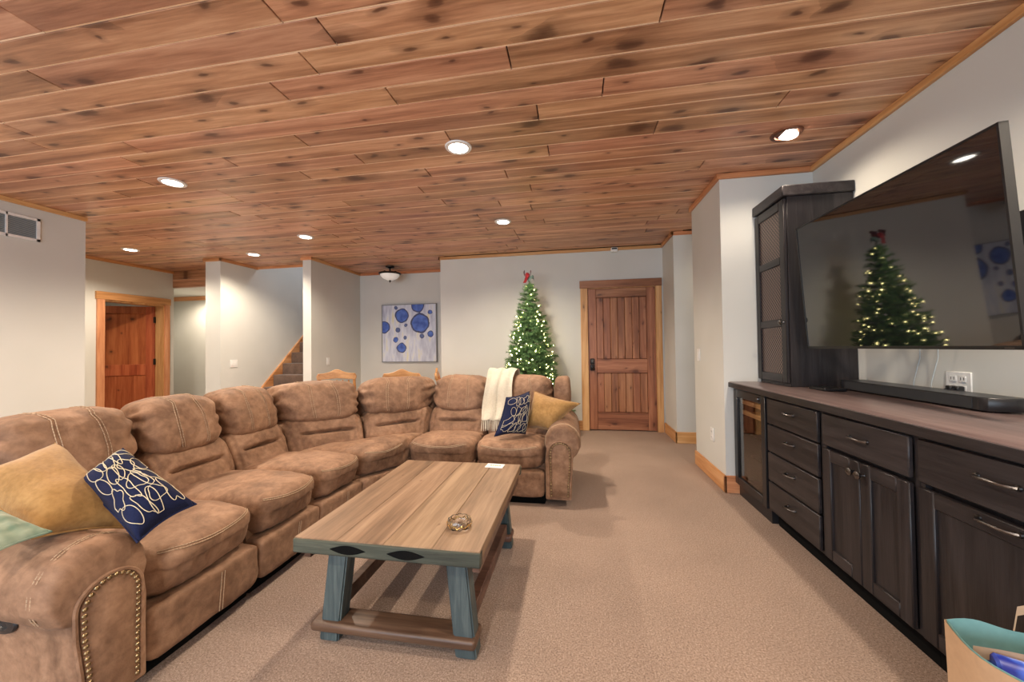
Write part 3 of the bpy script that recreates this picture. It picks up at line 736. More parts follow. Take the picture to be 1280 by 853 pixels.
# ------------------------------------------------------------------ throw pillows
def pillow(name, TL, TR, BR, BL, th, mat, lab, loops=False, seed=1, group=None):
    TL, TR, BR, BL = map(Vector, (TL, TR, BR, BL)); c = (TL + TR + BR + BL) / 4
    nrm = ((TR - TL) + (BR - BL)).cross((TL - BL) + (TR - BR)).normalized()       # faces the viewer side
    low = min(TL.z, TR.z, BR.z, BL.z)
    t = thing(name, (c.x, c.y, low), lab, 'pillow', group)
    def S(u, v, side):
        e = (1 - .10 * (1 - v * v)), (1 - .10 * (1 - u * u))
        uu, vv = u * e[0], v * e[1]
        s, q = (uu + 1) / 2, (vv + 1) / 2
        p = lerp(lerp(BL, BR, s), lerp(TL, TR, s), q)
        h = th / 2 * (max(0, 1 - abs(u) ** 3.2) * max(0, 1 - abs(v) ** 3.2)) ** .55
        wr = .006 * noise.noise(Vector((u * 2.4 + seed * 3, v * 2.4, side))) * (1 - max(abs(u), abs(v)) ** 6)
        return p + nrm * side * ((h if side > 0 else h * .35) + wr)
    g = G(); n = 25; vs = {}
    for side in (1, -1):
        for i in range(n):
            for j in range(n):
                if side == -1 and (i in (0, n - 1) or j in (0, n - 1)): vs[(i, j, -1)] = vs[(i, j, 1)]; continue
                vs[(i, j, side)] = g.bm.verts.new(S(-1 + 2 * i / (n - 1), -1 + 2 * j / (n - 1), side))
        for i in range(n - 1):
            for j in range(n - 1):
                q = [vs[(i, j, side)], vs[(i + 1, j, side)], vs[(i + 1, j + 1, side)], vs[(i, j + 1, side)]]
                g.bm.faces.new(q if side == 1 else q[::-1])
    obj('cover', g, mat, t, 75)
    pts = []
    for k in range(40): 
        q = k / 10; s = int(q) % 4; f_ = q - int(q); u, v = [(-1 + 2 * f_, -1), (1, -1 + 2 * f_), (1 - 2 * f_, 1), (-1, 1 - 2 * f_)][s]; pts.append(S(u, v, 1))
    obj('piping', G().tube(pts, .0035, 6, closed=True), mat, t)
    if loops:
        rnd = random.Random(seed); g = G()
        for k in range(20):
            cu, cv = -.68 + 1.36 * (k % 5) / 4 + rnd.uniform(-.08, .08), -.68 + 1.36 * (k // 5) / 3 + rnd.uniform(-.08, .08); ra, rb = rnd.uniform(.22, .33), rnd.uniform(.12, .2); rot = rnd.uniform(0, PI); wob = rnd.choice((2, 3, 3, 4)); am_ = rnd.uniform(.08, .25)
            pts = []
            for q in range(72):
                a = 2 * PI * q / 72; rr = 1 + am_ * math.sin(wob * a + k)
                x, y = ra * rr * math.cos(a), rb * rr * math.sin(a)
                u = max(-.94, min(.94, cu + x * math.cos(rot) - y * math.sin(rot))); v = max(-.94, min(.94, cv + x * math.sin(rot) + y * math.cos(rot)))
                pts.append(S(u, v, 1) + nrm * .0018)
            g.tube(pts, .0013, 5, closed=True)
        obj('embroidery', g, M_YARN, t)
    return t
pillow('throw_pillow', (-1.771, 1.054, .713), (-1.758, 1.176, .803), (-1.426, 1.186, .601), (-1.459, 1.019, .541), .21, M_NAVY, 'navy pillow with cream looped embroidery beside the large rolled arm with lever', True, 3)
pillow('throw_pillow', (-2.00, .90, .75), (-2.07, 1.158, .82), (-1.60, 1.10, .54), (-1.66, .88, .61), .20, M_MUST, 'mustard velvet pillow behind the navy pillow next to the green striped pillow', False, 5)
pillow('throw_pillow', (-1.80, .77, .70), (-1.78, .875, .69), (-1.575, .875, .640), (-1.60, .76, .625), .05, M_PLAID, 'green striped pillow lying on the sofa arm roll', False, 6)
pillow('throw_pillow', (-.551, 2.906, .782), (-.389, 3.08, .811), (-.409, 2.967, .48), (-.623, 2.77, .50), .20, M_NAVY, 'navy pillow with cream looped embroidery in front of the cream throw', True, 8)
pillow('throw_pillow', (-.36, 3.19, .80), (.03, 3.01, .725), (-.21, 2.94, .52), (-.42, 3.04, .505), .19, M_MUST, 'mustard velvet pillow leaning on the sofa arm beside the plank door', False, 9)

# ------------------------------------------------------------------ throw blanket
tb = thing('throw_blanket', (-.68, 3.3, .5), 'cream knitted throw with fringe draped over the sofa back', 'blanket')
pth = [(3.66, .62), (3.655, .80), (3.63, .92), (3.55, .972), (3.45, .978), (3.36, .96), (3.28, .90), (3.235, .82), (3.21, .74), (3.17, .66), (3.13, .60), (3.10, .56)]
def TB(u, v, o=0):
    q = v * (len(pth) - 1); i = min(int(q), len(pth) - 2); f_ = q - i
    y, z = lerp(pth[i][0], pth[i + 1][0], f_), lerp(pth[i][1], pth[i + 1][1], f_)
    x = lerp(-.795, -.535, u) + (-.02 * v if u < .5 else -.035 * v) + .006 * math.sin(v * 14 + u * 3)
    wv = .010 * math.sin(u * 17 + v * 3) * (.4 + .6 * v)
    ty, tz = pth[i + 1][0] - pth[i][0], pth[i + 1][1] - pth[i][1]; l = math.hypot(ty, tz); ny, nz_ = tz / l, -ty / l
    if True:
        if nz_ < 0 and abs(nz_) > abs(ny): ny, nz_ = -ny, -nz_
    return Vector((x, y + ny * (wv + o), z + nz_ * (wv + o) if i > 0 else z))
def TBf(u, v):
    # closed sheet: u runs round the cross-section
    w_ = u * 2
    return TB(w_, v, .006) if w_ <= 1 else TB(2 - w_, v, -.006)
obj('cloth', G().grid(TBf, 44, 40, cu=True), M_THROW, tb, 80)
for k in range(20):
    u = (k + .5) / 20; p = TB(u, 1.0); dx = random.uniform(-.008, .008)
    obj('tassel', G().tube([p + Vector((0, .003, .01)), p + Vector((dx * .4, -.012, -.03)), p + Vector((dx, -.028, -.062)), p + Vector((dx * 1.6, -.034, -.085))], [.0035, .0042, .004, .002], 5), M_THROW, tb)

# ------------------------------------------------------------------ coffee table
ct = thing('coffee_table', (-.72, 1.79, 0), 'rustic wooden coffee table with splayed legs and plank top', 'table')
TX0, TX1, TY0, TY1 = -1.098, -.348, 1.292, 2.29
ws = [0, .245, .5, .76, 1]
for a, b in zip(ws, ws[1:]):
    obj('top_board', G().box(lerp(TX0, TX1, a) + .0005, lerp(TX0, TX1, b) - .0005, TY0 + .0, TY1, .408, .45, bev=.0025), M_TBL, ct)
# breadboard edge band under the top with dark lenses for scoops
M_TEDGE = wood('table edge with daylight tint', (.022, .026, .020), (.055, .064, .048), (.15, .155, .115), 'x', 1.0, .5, 0, 6, .2)  # greenish cast of light on the edge is put into this colour
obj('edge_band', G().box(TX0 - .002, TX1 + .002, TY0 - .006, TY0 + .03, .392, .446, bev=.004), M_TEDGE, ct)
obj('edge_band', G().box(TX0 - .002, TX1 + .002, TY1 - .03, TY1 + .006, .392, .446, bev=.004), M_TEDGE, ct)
for x0 in (TX0 + .012, TX1 - .042): obj('apron', G().box(x0, x0 + .03, TY0 + .04, TY1 - .04, .35, .407, bev=.003), M_TRAIL, ct)
for cx in (-.865, -.63):
    ol = []
    for q in range(13): a = q / 12; ol.append((cx - .075 + .15 * a, .419 + .017 * math.sin(PI * a)))
    for q in range(1, 12): a = 1 - q / 12; ol.append((cx - .075 + .15 * a, .419 - .017 * math.sin(PI * a)))
    obj('scoop_shade', G().prism(ol, lambda u, v, d: Vector((u, d, v)), TY0 - .0075, TY0 - .002), M_DARK, ct)  # flat black lens paints the shade of a scooped recess
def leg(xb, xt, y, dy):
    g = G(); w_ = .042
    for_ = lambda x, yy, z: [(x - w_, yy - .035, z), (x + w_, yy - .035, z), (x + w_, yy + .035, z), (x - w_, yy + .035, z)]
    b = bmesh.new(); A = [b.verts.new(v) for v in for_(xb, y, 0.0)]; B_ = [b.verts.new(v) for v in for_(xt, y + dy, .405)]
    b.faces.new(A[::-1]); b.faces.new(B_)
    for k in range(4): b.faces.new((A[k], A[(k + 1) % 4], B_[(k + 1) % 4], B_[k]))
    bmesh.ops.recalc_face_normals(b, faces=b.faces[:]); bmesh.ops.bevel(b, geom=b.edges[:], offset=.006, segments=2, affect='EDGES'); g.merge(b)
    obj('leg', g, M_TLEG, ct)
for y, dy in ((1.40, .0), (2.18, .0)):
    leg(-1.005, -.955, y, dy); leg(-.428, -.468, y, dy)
for y in (1.40, 2.18):
    g = G().box(-1.075, -.385, y - .055, y + .055, .045, .085, bev=.014, seg=3); obj('foot_rail', g, M_TRAIL, ct)
for x in (-1.0, -.432): obj('side_rail', G().box(x - .022, x + .022, 1.45, 2.13, .09, .15, bev=.004), M_TRAIL, ct)
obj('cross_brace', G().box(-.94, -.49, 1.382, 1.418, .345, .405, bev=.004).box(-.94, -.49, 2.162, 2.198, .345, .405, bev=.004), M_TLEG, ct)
cr = thing('paper_card', (-.50, 2.235, .4505), 'small white printed card on the coffee table', 'card')
Mc = Matrix.Translation((-.50, 2.235, .4506)) @ Matrix.Rotation(R(-4), 4, 'Z')
obj('card', G().box(-.055, .055, -.035, .035, 0, .004, M=Mc), M_WHITE, cr)
g = G()
for k, x in enumerate((-.03, -.015, 0.0, .012, .026)): g.box(x, x + .010, -.006 + .003 * (k % 2), .008, .004, .0046, M=Mc)
obj('print', g, M_PAPER, cr)
gd = thing('glass_dish', (-.478, 1.46, .4505), 'small faceted clear glass dish on the coffee table', 'dish')
def dish(u, v):
    prof = [(.012, .004), (.030, .004), (.040, .012), (.043, .026), (.040, .034), (.046, .034), (.050, .022), (.046, .006), (.036, .0), (.001, .0)]
    q = v * (len(prof) - 1); i = min(int(q), len(prof) - 2); r, z = [lerp(prof[i][k], prof[i + 1][k], q - i) for k in (0, 1)]
    a = 2 * PI * u; r *= 1 + (.05 * math.cos(a * 10) if r > .03 else 0); return Vector((-.478 + r * math.cos(a), 1.46 + r * math.sin(a), .4505 + z))
obj('bowl', G().grid(dish, 60, 19, cu=True), M_GLASS, gd, 60)
obj('gold_band', G().tube([(-.478 + .049 * math.cos(2 * PI * k / 30), 1.46 + .049 * math.sin(2 * PI * k / 30), .468 + .006 * math.sin(k * 2.1)) for k in range(30)], .003, 6, closed=True), plain('gold', (.6, .42, .16), .25, metal=1.0), gd)
# ------------------------------------------------------------------ console along the right wall
FX = 1.24; CT = .885
def pull(parent, x, y, z, half=.05, along='y'):
    pts = []
    for k in range(9):
        t = -1 + k / 4; d = .026 * (1 - abs(t) ** 3)
        pts.append((x - .004 - d, y + t * half, z + .004 * math.cos(t * 2)))
    g = G().tube(pts, [.0075, .0055, .005, .0048, .0048, .0048, .005, .0055, .0075], 8)
    for s in (-1, 1): g.lathe([(.0095, 0), (.008, .006), (.0001, .008)], (x, y + s * half, z), 10, Matrix.Rotation(R(-90), 4, 'Y'))
    return obj('handle', g, M_NICKEL, parent)
def knob(parent, x, y, z):
    return obj('knob', G().lathe([(.009, 0), (.006, .008), (.006, .014), (.016, .02), (.017, .027), (.010, .032), (.0001, .033)], (x, y, z), 16, Matrix.Rotation(R(-90), 4, 'Y')), M_NICKEL, parent)
def carcass(t, y0, y1):
    obj('carcass', G().box(FX + .02, 1.842, y0, y1, .10, .838).box(FX + .06, 1.842, y0, y1, 0, .10), M_ESP, t)
    obj('face_frame', G().box(FX, FX + .02, y0, y0 + .02, .10, .838).box(FX, FX + .02, y1 - .02, y1, .10, .838).box(FX, FX + .02, y0 + .02, y1 - .02, .80, .838).box(FX, FX + .02, y0 + .02, y1 - .02, .10, .115), M_ESP, t)
    obj('toe_kick', G().box(FX + .045, FX + .06, y0, y1, 0, .10), M_DARK, t)
def front(parent, name, y0, y1, z0, z1, m=M_ESPY): return obj(name, G().box(FX - .019, FX - .0005, y0, y1, z0, z1, bev=.004), m, parent)
def shaker(parent, y0, y1, z0, z1):
    """frame and panel door"""
    s = .058; d = obj('door', G().box(FX - .010, FX - .0005, y0 + s - .004, y1 - s + .004, z0 + s - .004, z1 - s + .004), M_ESP, parent)
    for b in ((y0, y0 + s, z0, z1), (y1 - s, y1, z0, z1)): obj('stile', G().box(FX - .020, FX - .0005, *b, bev=.004), M_ESP, d)
    for b in ((y0 + s, y1 - s, z0, z0 + s), (y0 + s, y1 - s, z1 - s, z1)): obj('rail', G().box(FX - .020, FX - .0005, *b, bev=.004), M_ESPY, d)
    return d
# drawer unit
c1 = thing('drawer_cabinet', (1.54, 2.4, 0), 'dark espresso base cabinet with four stacked drawers', 'cabinet')
carcass(c1, 2.135, 2.68)
zs = [(.668, .828), (.490, .658), (.302, .480), (.112, .292)]
for z0, z1 in zs:
    d = front(c1, 'drawer', 2.155, 2.662, z0, z1); pull(d, FX - .02, 2.405, (z0 + z1) / 2 + .02, .038)
c2 = thing('door_cabinet', (1.54, 1.87, 0), 'dark espresso base cabinet with two panelled doors under one drawer', 'cabinet')
carcass(c2, 1.60, 2.134)
d = front(c2, 'drawer', 1.622, 2.118, .672, .828); pull(d, FX - .02, 1.87, .755, .05)
d = shaker(c2, 1.872, 2.118, .112, .655); knob(d, FX - .02, 1.895, .605)
d = shaker(c2, 1.622, 1.868, .112, .655); knob(d, FX - .02, 1.845, .605)
c3 = thing('pull_out_cabinet', (1.54, 1.29, 0), 'dark espresso base cabinet with tall bar handled pull out front', 'cabinet')
carcass(c3, .98, 1.599)
d = front(c3, 'drawer', 1.0, 1.585, .672, .828); pull(d, FX - .02, 1.325, .765, .055)
d = shaker(c3, 1.0, 1.585, .112, .655); pull(d, FX - .02, 1.325, .635, .055)
obj('end_panel', G().box(FX, 1.842, .96, .98, 0, .838), M_ESP, c3)
# wine fridge
wf = thing('wine_fridge', (1.5, 2.95, 0), 'black under counter wine fridge with glass door and wooden racks', 'fridge')
WX = 1.225; y0, y1 = 2.70, 3.185
g = G().box(WX + .045, 1.80, y0, y0 + .025, .09, .835).box(WX + .045, 1.80, y1 - .025, y1, .09, .835).box(WX + .045, 1.80, y0, y1, .81, .835).box(WX + .045, 1.80, y0, y1, .09, .12).box(1.78, 1.80, y0, y1, .09, .835)
obj('body', g, M_BLACK, wf)
obj('grille', G().box(WX + .03, 1.78, y0, y1, .0, .085), M_BLACK, wf)
dr = obj('door_frame', G().box(WX, WX + .04, y0, y0 + .055, .095, .835, bev=.003).box(WX, WX + .04, y1 - .055, y1, .095, .835, bev=.003).box(WX, WX + .04, y0 + .055, y1 - .055, .775, .835, bev=.003).box(WX, WX + .04, y0 + .055, y1 - .055, .095, .155, bev=.003), M_BLACK, wf)
obj('glass_pane', G().box(WX + .012, WX + .018, y0 + .05, y1 - .05, .15, .78), M_SMOKE, dr)
obj('lock', G().lathe([(.012, 0), (.012, .012), (.009, .016), (.0001, .016)], (WX, y0 + .075, .805), 14, Matrix.Rotation(R(-90), 4, 'Y')), M_NICKEL, dr)
M_BEECH = wood('beech rack', (.55, .34, .16), (.68, .46, .25), (.78, .58, .36), 'y', 1, .5, 0, 3, .1)
for z in (.735, .655): obj('rack', G().box(WX + .05, WX + .07, y0 + .03, y1 - .03, z - .016, z + .016, bev=.003).box(WX + .07, 1.70, y0 + .04, y1 - .04, z - .006, z + .0), M_BEECH, wf)
for z in (.48, .32): obj('rack', G().box(WX + .10, 1.70, y0 + .04, y1 - .04, z - .006, z), M_DARK, wf)
# counter
cn = thing('countertop', (1.52, 2.1, .84), 'long dark brown wooden countertop over the base cabinets', 'countertop')
obj('slab', G().box(1.205, 1.843, .95, 3.218, .84, CT, bev=.006, seg=2), M_COUNT, cn)
obj('edge_band', G().box(1.200, 1.206, .95, 3.218, .842, CT - .005, bev=.002), M_ESPY, cn)
obj('backsplash', G().box(1.828, 1.8435, .95, 2.79, CT, CT + .045, bev=.002), M_PAINT, cn)
# tower cabinet
tw = thing('tower_cabinet', (1.63, 3.0, CT), 'tall dark cabinet with three mesh panes standing on the countertop', 'cabinet')
ty0, ty1, tx0, tz1 = 2.80, 3.215, 1.44, 2.19
obj('body', G().box(tx0, 1.842, ty0, ty0 + .02, CT + .001, tz1, bev=.002).box(tx0, 1.842, ty1 - .02, ty1, CT + .001, tz1).box(1.82, 1.842, ty0 + .02, ty1 - .02, CT + .001, tz1).box(tx0, 1.82, ty0 + .02, ty1 - .02, tz1 - .02, tz1).box(tx0, 1.82, ty0 + .02, ty1 - .02, CT + .001, CT + .03), M_ESP, tw)
obj('crown', G().box(tx0 - .035, 1.843, ty0 - .018, ty1 + .003, tz1, tz1 + .075, bev=.006), M_ESPY, tw)
td = obj('door', G().box(tx0 - .022, tx0 - .001, ty0 + .004, ty0 + .062, CT + .025, tz1 - .01, bev=.004).box(tx0 - .022, tx0 - .001, ty1 - .062, ty1 - .004, CT + .025, tz1 - .01, bev=.004), M_ESP, tw)
zz = [CT + .025, CT + .085, 1.30, 1.355, 1.735, 1.79, tz1 - .075, tz1 - .01]
for a, b in zip(zz[::2], zz[1::2]): obj('rail', G().box(tx0 - .022, tx0 - .001, ty0 + .062, ty1 - .062, a, b, bev=.004), M_ESPY, td)
def mesh_mat():
    m, nt, N, L, b = new_mat('woven wire pane'); setp(b, rough=.35, metal=.6)
    v = coords(N, L, (1, 1, 1)); ck = N.new('ShaderNodeTexChecker'); ck.inputs['Scale'].default_value = 70; ck.inputs['Color1'].default_value = (.22, .15, .12, 1); ck.inputs['Color2'].default_value = (.03, .025, .03, 1); L.new(v, ck.inputs['Vector'])
    L.new(ck.outputs['Color'], b.inputs['Base Color']); bump(N, L, b, ck.outputs['Fac'], .6, .004); return m
M_MESH = mesh_mat()
for a, b in zip(zz[1::2], zz[2::2]):
    p_ = obj('pane', G().box(tx0 - .012, tx0 - .010, ty0 + .058, ty1 - .058, a - .004, b + .004), M_MESH, td)
knob(td, tx0 - .022, ty0 + .03, 1.33)
for k in range(4):
    obj('shelf', G().box(tx0 + .02, 1.82, ty0 + .021, ty1 - .021, 1.1 + k * .26, 1.115 + k * .26), M_ESP, tw)
# soundbar
sb = thing('soundbar', (1.66, 2.24, CT), 'long slim black soundbar on the countertop', 'soundbar')
ol = [(1.80, 2.70), (1.80, 1.81), (1.735, 1.80), (1.665, 1.83), (1.655, 1.86), (1.655, 2.65), (1.665, 2.69)]
obj('housing', G().prism([(x + .0, y) for x, y in ol], lambda u, v, d: Vector((u, v, d)), CT + .006, CT + .062, bev=.004), M_BLACK, sb)
obj('grille', G().box(1.6515, 1.656, 1.88, 2.63, CT + .012, CT + .056), plain('speaker cloth', (.02, .022, .026), .7), sb)
obj('foot', G().box(1.68, 1.78, 1.87, 1.92, CT + .0005, CT + .007).box(1.68, 1.78, 2.58, 2.63, CT + .0005, CT + .007), M_DARK, sb)
tag(obj('media_box', G().box(1.50, 1.62, 2.56, 2.72, CT + .001, CT + .018, bev=.003), M_BLACK), 'small flat black media box beside the soundbar end', 'media box')
# television
tv = thing('television', (1.43, 1.99, 1.15), 'large glossy black flat screen television on a wall bracket', 'television')
TVM = Matrix.Translation((1.463, 2.107, 1.541)) @ Matrix.Rotation(-1.563, 4, 'Z') @ Matrix.Rotation(.068, 4, 'X')
W2, H2 = .5855, .393
obj('bezel', G().box(-W2, W2, .0, .03, -H2, -H2 + .014, M=TVM).box(-W2, W2, .0, .03, H2 - .008, H2, M=TVM).box(-W2, -W2 + .008, .0, .03, -H2, H2, M=TVM).box(W2 - .008, W2, .0, .03, -H2, H2, M=TVM), M_BLACK, tv)
scn = obj('screen', G().box(-W2 + .006, W2 - .006, .003, .012, -H2 + .012, H2 - .006, M=TVM), M_SCREEN, tv)
obj('rear_housing', G().box(-W2 + .004, W2 - .004, .012, .038, -H2 + .004, H2 - .004, bev=.008, M=TVM).box(-.42, .42, .038, .08, -.30, .15, bev=.012, M=TVM), M_BLACK, tv)
obj('badge', G().box(W2 - .06, W2 - .03, -.001, .001, -H2 + .004, -H2 + .008, M=TVM), M_NICKEL, tv)
mt = thing('television_bracket', (1.84, 2.0, 1.3), 'black articulated bracket holding the television to the wall', 'bracket')
obj('wall_plate', G().box(1.825, 1.843, 1.82, 2.22, 1.30, 1.72, bev=.003), M_BLACK, mt)
tb_ = TVM @ Vector((0, .09, 0))
g = G()
for dz in (-.08, .08):
    g.tube([(1.83, 2.1, tb_.z + dz), (1.66, 1.9, tb_.z + dz), (tb_.x + .01, tb_.y, tb_.z + dz)], .016, 8)
obj('arm', g, M_BLACK, mt)
obj('head_plate', G().box(-.2, .2, .081, .092, -.2, .12, M=TVM), M_BLACK, mt)
for k, (ya, yb, za) in enumerate(((2.30, 2.36, 1.28), (2.20, 2.26, 1.3))):
    tag(obj('power_cord', G().tube([(1.80, ya, za), (1.815, ya + .02, 1.1), (1.815, yb, .97), (1.81, yb, .90), (1.81, yb + .01, .888)], .003, 6), M_LOUV), ('thin grey cord hanging behind the television towards the tower cabinet', 'thin grey cord hanging behind the television towards the outlet')[k], 'cord')

# ------------------------------------------------------------------ paper bag with blue tubes
bg = thing('paper_bag', (1.07, 1.06, 0), 'brown paper shopping bag with aqua lining and flat handles', 'bag')
MB_ = Matrix.Translation((1.075, 1.03, 0)) @ Matrix.Rotation(R(-4), 4, 'Z')
BW, BD, BH = .11, .15, .42
def bag(u, v, inset=0):
    a = u * 4; s = int(a) % 4; f_ = a - int(a); cs = [(-1, 1), (1, 1), (1, -1), (-1, -1)]
    x, y = [lerp(cs[s][k], cs[(s + 1) % 4][k], f_) for k in (0, 1)]
    z = v * BH; sag = .012 * math.sin(u * 19) * v + (.006 * math.sin(u * 31 + 1) * v)
    return MB_ @ Vector((x * (BW - inset) + sag, y * (BD - inset) * (1 + .12 * v) + sag * .8, z + (.006 * math.sin(u * 25) if v > .9 else 0) + inset))
obj('paper', G().grid(lambda u, v: bag(u, v), 48, 12, cu=True), M_PAPER, bg, 40)
obj('lining', G().grid(lambda u, v: bag(u, v, .003), 48, 12, cu=True).box(-BW + .004, BW - .004, -BD + .004, BD - .004, .003, .006, M=MB_), M_TEAL, bg, 40)
def strap(pts, wd): 
    g = G(); pts = [Vector(p) for p in pts]
    g.grid(lambda u, v: MB_ @ (lerp(pts[min(int(u * (len(pts) - 1)), len(pts) - 2)], pts[min(int(u * (len(pts) - 1)), len(pts) - 2) + 1], u * (len(pts) - 1) - min(int(u * (len(pts) - 1)), len(pts) - 2)) + Vector((0, 0, wd * (v - .5)))), 17, 2)
    return g
obj('handle', strap([(.035, BD * 1.12, BH - .03), (.045, BD * 1.1, BH + .05), (.06, BD * 1.05, BH + .062), (.09, BD * 1.0, BH + .035), (.10, BD * 1.0, BH - .02)], .024), M_PAPER, bg)
obj('handle', strap([(-BW + .004, .09, BH - .022), (-.05, .085, BH - .02), (.04, .075, BH - .022), (BW - .004, .07, BH - .03)], .03), M_PAPER, bg)
def bluemat():
    m, nt, N, L, b = new_mat('blue blotched wrap'); setp(b, rough=.4)
    v = coords(N, L); f = noisen(N, L, v, 16, 2, .4); r = ramp(N, [(.42, (.01, .025, .28)), (.52, (.05, .12, .60)), (.6, (.25, .35, .85))]); L.new(f, r.inputs[0]); L.new(r.outputs[0], b.inputs['Base Color']); return m
M_BLUE = bluemat()
for k, (a, b, r, lb) in enumerate((((-.082, .072, .377), (.085, .01, .372), .034, 'upper'), ((-.080, -.012, .36), (.085, -.08, .355), .034, 'lower'))):
    a, b = MB_ @ Vector(a), MB_ @ Vector(b)
    t = tag(obj('gift_roll', G().tube([a, lerp(a, b, .03), lerp(a, b, .5), lerp(a, b, .97), b], [r * .8, r, r, r, r * .8], 16), M_BLUE), 'rolled blue blotched fabric in the paper bag, %s one' % lb, 'fabric roll', 'blue rolls in the bag')

# ------------------------------------------------------------------ painting
def paintmat():
    m, nt, N, L, b = new_mat('dotted canvas paint'); setp(b, rough=.55)
    tc = N.new('ShaderNodeTexCoord'); sp = N.new('ShaderNodeSeparateXYZ'); L.new(tc.outputs['Object'], sp.inputs[0])
    nv = N.new('ShaderNodeTexNoise'); nv.inputs['Scale'].default_value = 9; L.new(tc.outputs['Object'], nv.inputs['Vector'])
    sx = coords(N, L, (7, 1, 1.6)); st_ = noisen(N, L, sx, 1.3, 4, .6, .3)
    bgc = ramp(N, [(.30, (.36, .38, .50)), (.45, (.52, .56, .68)), (.56, (.66, .70, .80)), (.66, (.72, .70, .52))]); L.new(st_, bgc.inputs[0]); c = bgc.outputs[0]
    bl = ramp(N, [(.35, (.035, .085, .38)), (.65, (.10, .20, .62))]); L.new(nv.outputs['Fac'], bl.inputs[0])
    for (u, v, r, dk) in ((.37, .19, .13, 0), (.67, .02, .12, 0), (.71, .33, .178, 0), (.03, .39, .11, 0), (.36, .76, .09, 0), (.25, .62, .05, .5), (.29, .44, .045, 1), (.43, .58, .038, 1), (.44, .36, .03, 1), (.74, .56, .04, 1), (.9, .52, .056, .4), (.9, .14, .042, .6), (.26, .05, .032, 1)):
        px_, pz_ = (u - .5) * 1.0, (.5 - v) * 1.0
        dx = mathn(N, L, 'SUBTRACT', sp.outputs[0], px_); dz = mathn(N, L, 'SUBTRACT', sp.outputs[2], pz_)
        d = mathn(N, L, 'SQRT', mathn(N, L, 'ADD', mathn(N, L, 'MULTIPLY', dx, dx), mathn(N, L, 'MULTIPLY', dz, dz)))
        d = mathn(N, L, 'ADD', d, mathn(N, L, 'MULTIPLY', mathn(N, L, 'SUBTRACT', nv.outputs['Fac'], .5), .05))
        c = mix(N, L, mathn(N, L, 'LESS_THAN', d, r), c, (.05, .065, .16)); 
        fill = bl.outputs[0] if dk < .9 else (.09, .13, .30)
        c = mix(N, L, mathn(N, L, 'LESS_THAN', d, r * .86 - .003), c, fill)
    L.new(c, b.inputs['Base Color']); return m
pt = thing('wall_painting', (-2.893, 6.12, 1.458), 'square abstract canvas with blue dots on a pale ground', 'painting')
cv = obj('canvas', G().box(-3.395, -2.391, 6.112, 6.148, .958, 1.958), paintmat(), pt)
obj('frame', G().box(-3.407, -3.396, 6.105, 6.149, .946, 1.97).box(-2.390, -2.379, 6.105, 6.149, .946, 1.97).box(-3.407, -2.379, 6.105, 6.149, .946, .957).box(-3.407, -2.379, 6.105, 6.149, 1.959, 1.97), plain('grey frame', (.22, .23, .24), .4), pt)

# ------------------------------------------------------------------ dining chairs behind the sofa
def dchair(x, y, rot, lab):
    t = thing('dining_chair', (x, y, 0), lab, 'chair', 'oak dining chairs behind the sofa')
    M = Matrix.Translation((x, y, 0)) @ Matrix.Rotation(rot, 4, 'Z')          # back of the chair on local -y
    bx = lambda *b, bev=.005: G().box(*b, bev=bev, M=M)
    obj('seat', bx(-.22, .22, -.21, .22, .44, .475, bev=.012), M_OAK, t)
    for s in (-1, 1):
        obj('leg', G().tube([M @ Vector((s * .19, .18, 0)), M @ Vector((s * .185, .175, .25)), M @ Vector((s * .18, .17, .44))], [.016, .022, .024], 10), M_OAK, t)
        obj('back_post', G().tube([M @ Vector((s * .20, -.23, 0)), M @ Vector((s * .195, -.19, .44)), M @ Vector((s * .20, -.215, .70)), M @ Vector((s * .205, -.26, .88))], [.017, .021, .019, .015], 10), M_OAK, t)
    ol = [(u, v - .015) for u, v in [(-.225, .82), (-.235, .865), (-.215, .898), (-.15, .902), (-.085, .918), (-.03, .945), (0, .952), (.03, .945), (.085, .918), (.15, .902), (.215, .898), (.235, .865), (.225, .82), (.1, .832), (0, .84), (-.1, .832)]]
    obj('crest_rail', G().prism(ol, lambda u, v, d: M @ Vector((u, d, v)), -.268, -.244, bev=.004), M_OAK, t)
    for k in range(5):
        u = (k - 2) * .07; obj('spindle', G().tube([M @ Vector((u * .9, -.2, .46)), M @ Vector((u, -.225, .66)), M @ Vector((u, -.254, .80))], [.008, .011, .008], 8), M_OAK, t)
    for s in (-1, 1): obj('stretcher', G().tube([M @ Vector((s * .188, .175, .2)), M @ Vector((s * .197, -.21, .2))], .009, 8), M_OAK, t)
    return t
dchair(-3.03, 4.42, R(20), 'oak dining chair with arched crest beside the thin partition')
dchair(-2.12, 4.45, R(8), 'oak dining chair with arched crest below the dotted painting')
dchair(-1.48, 4.5, R(-72), 'oak dining chair turned sideways near the niche corner')

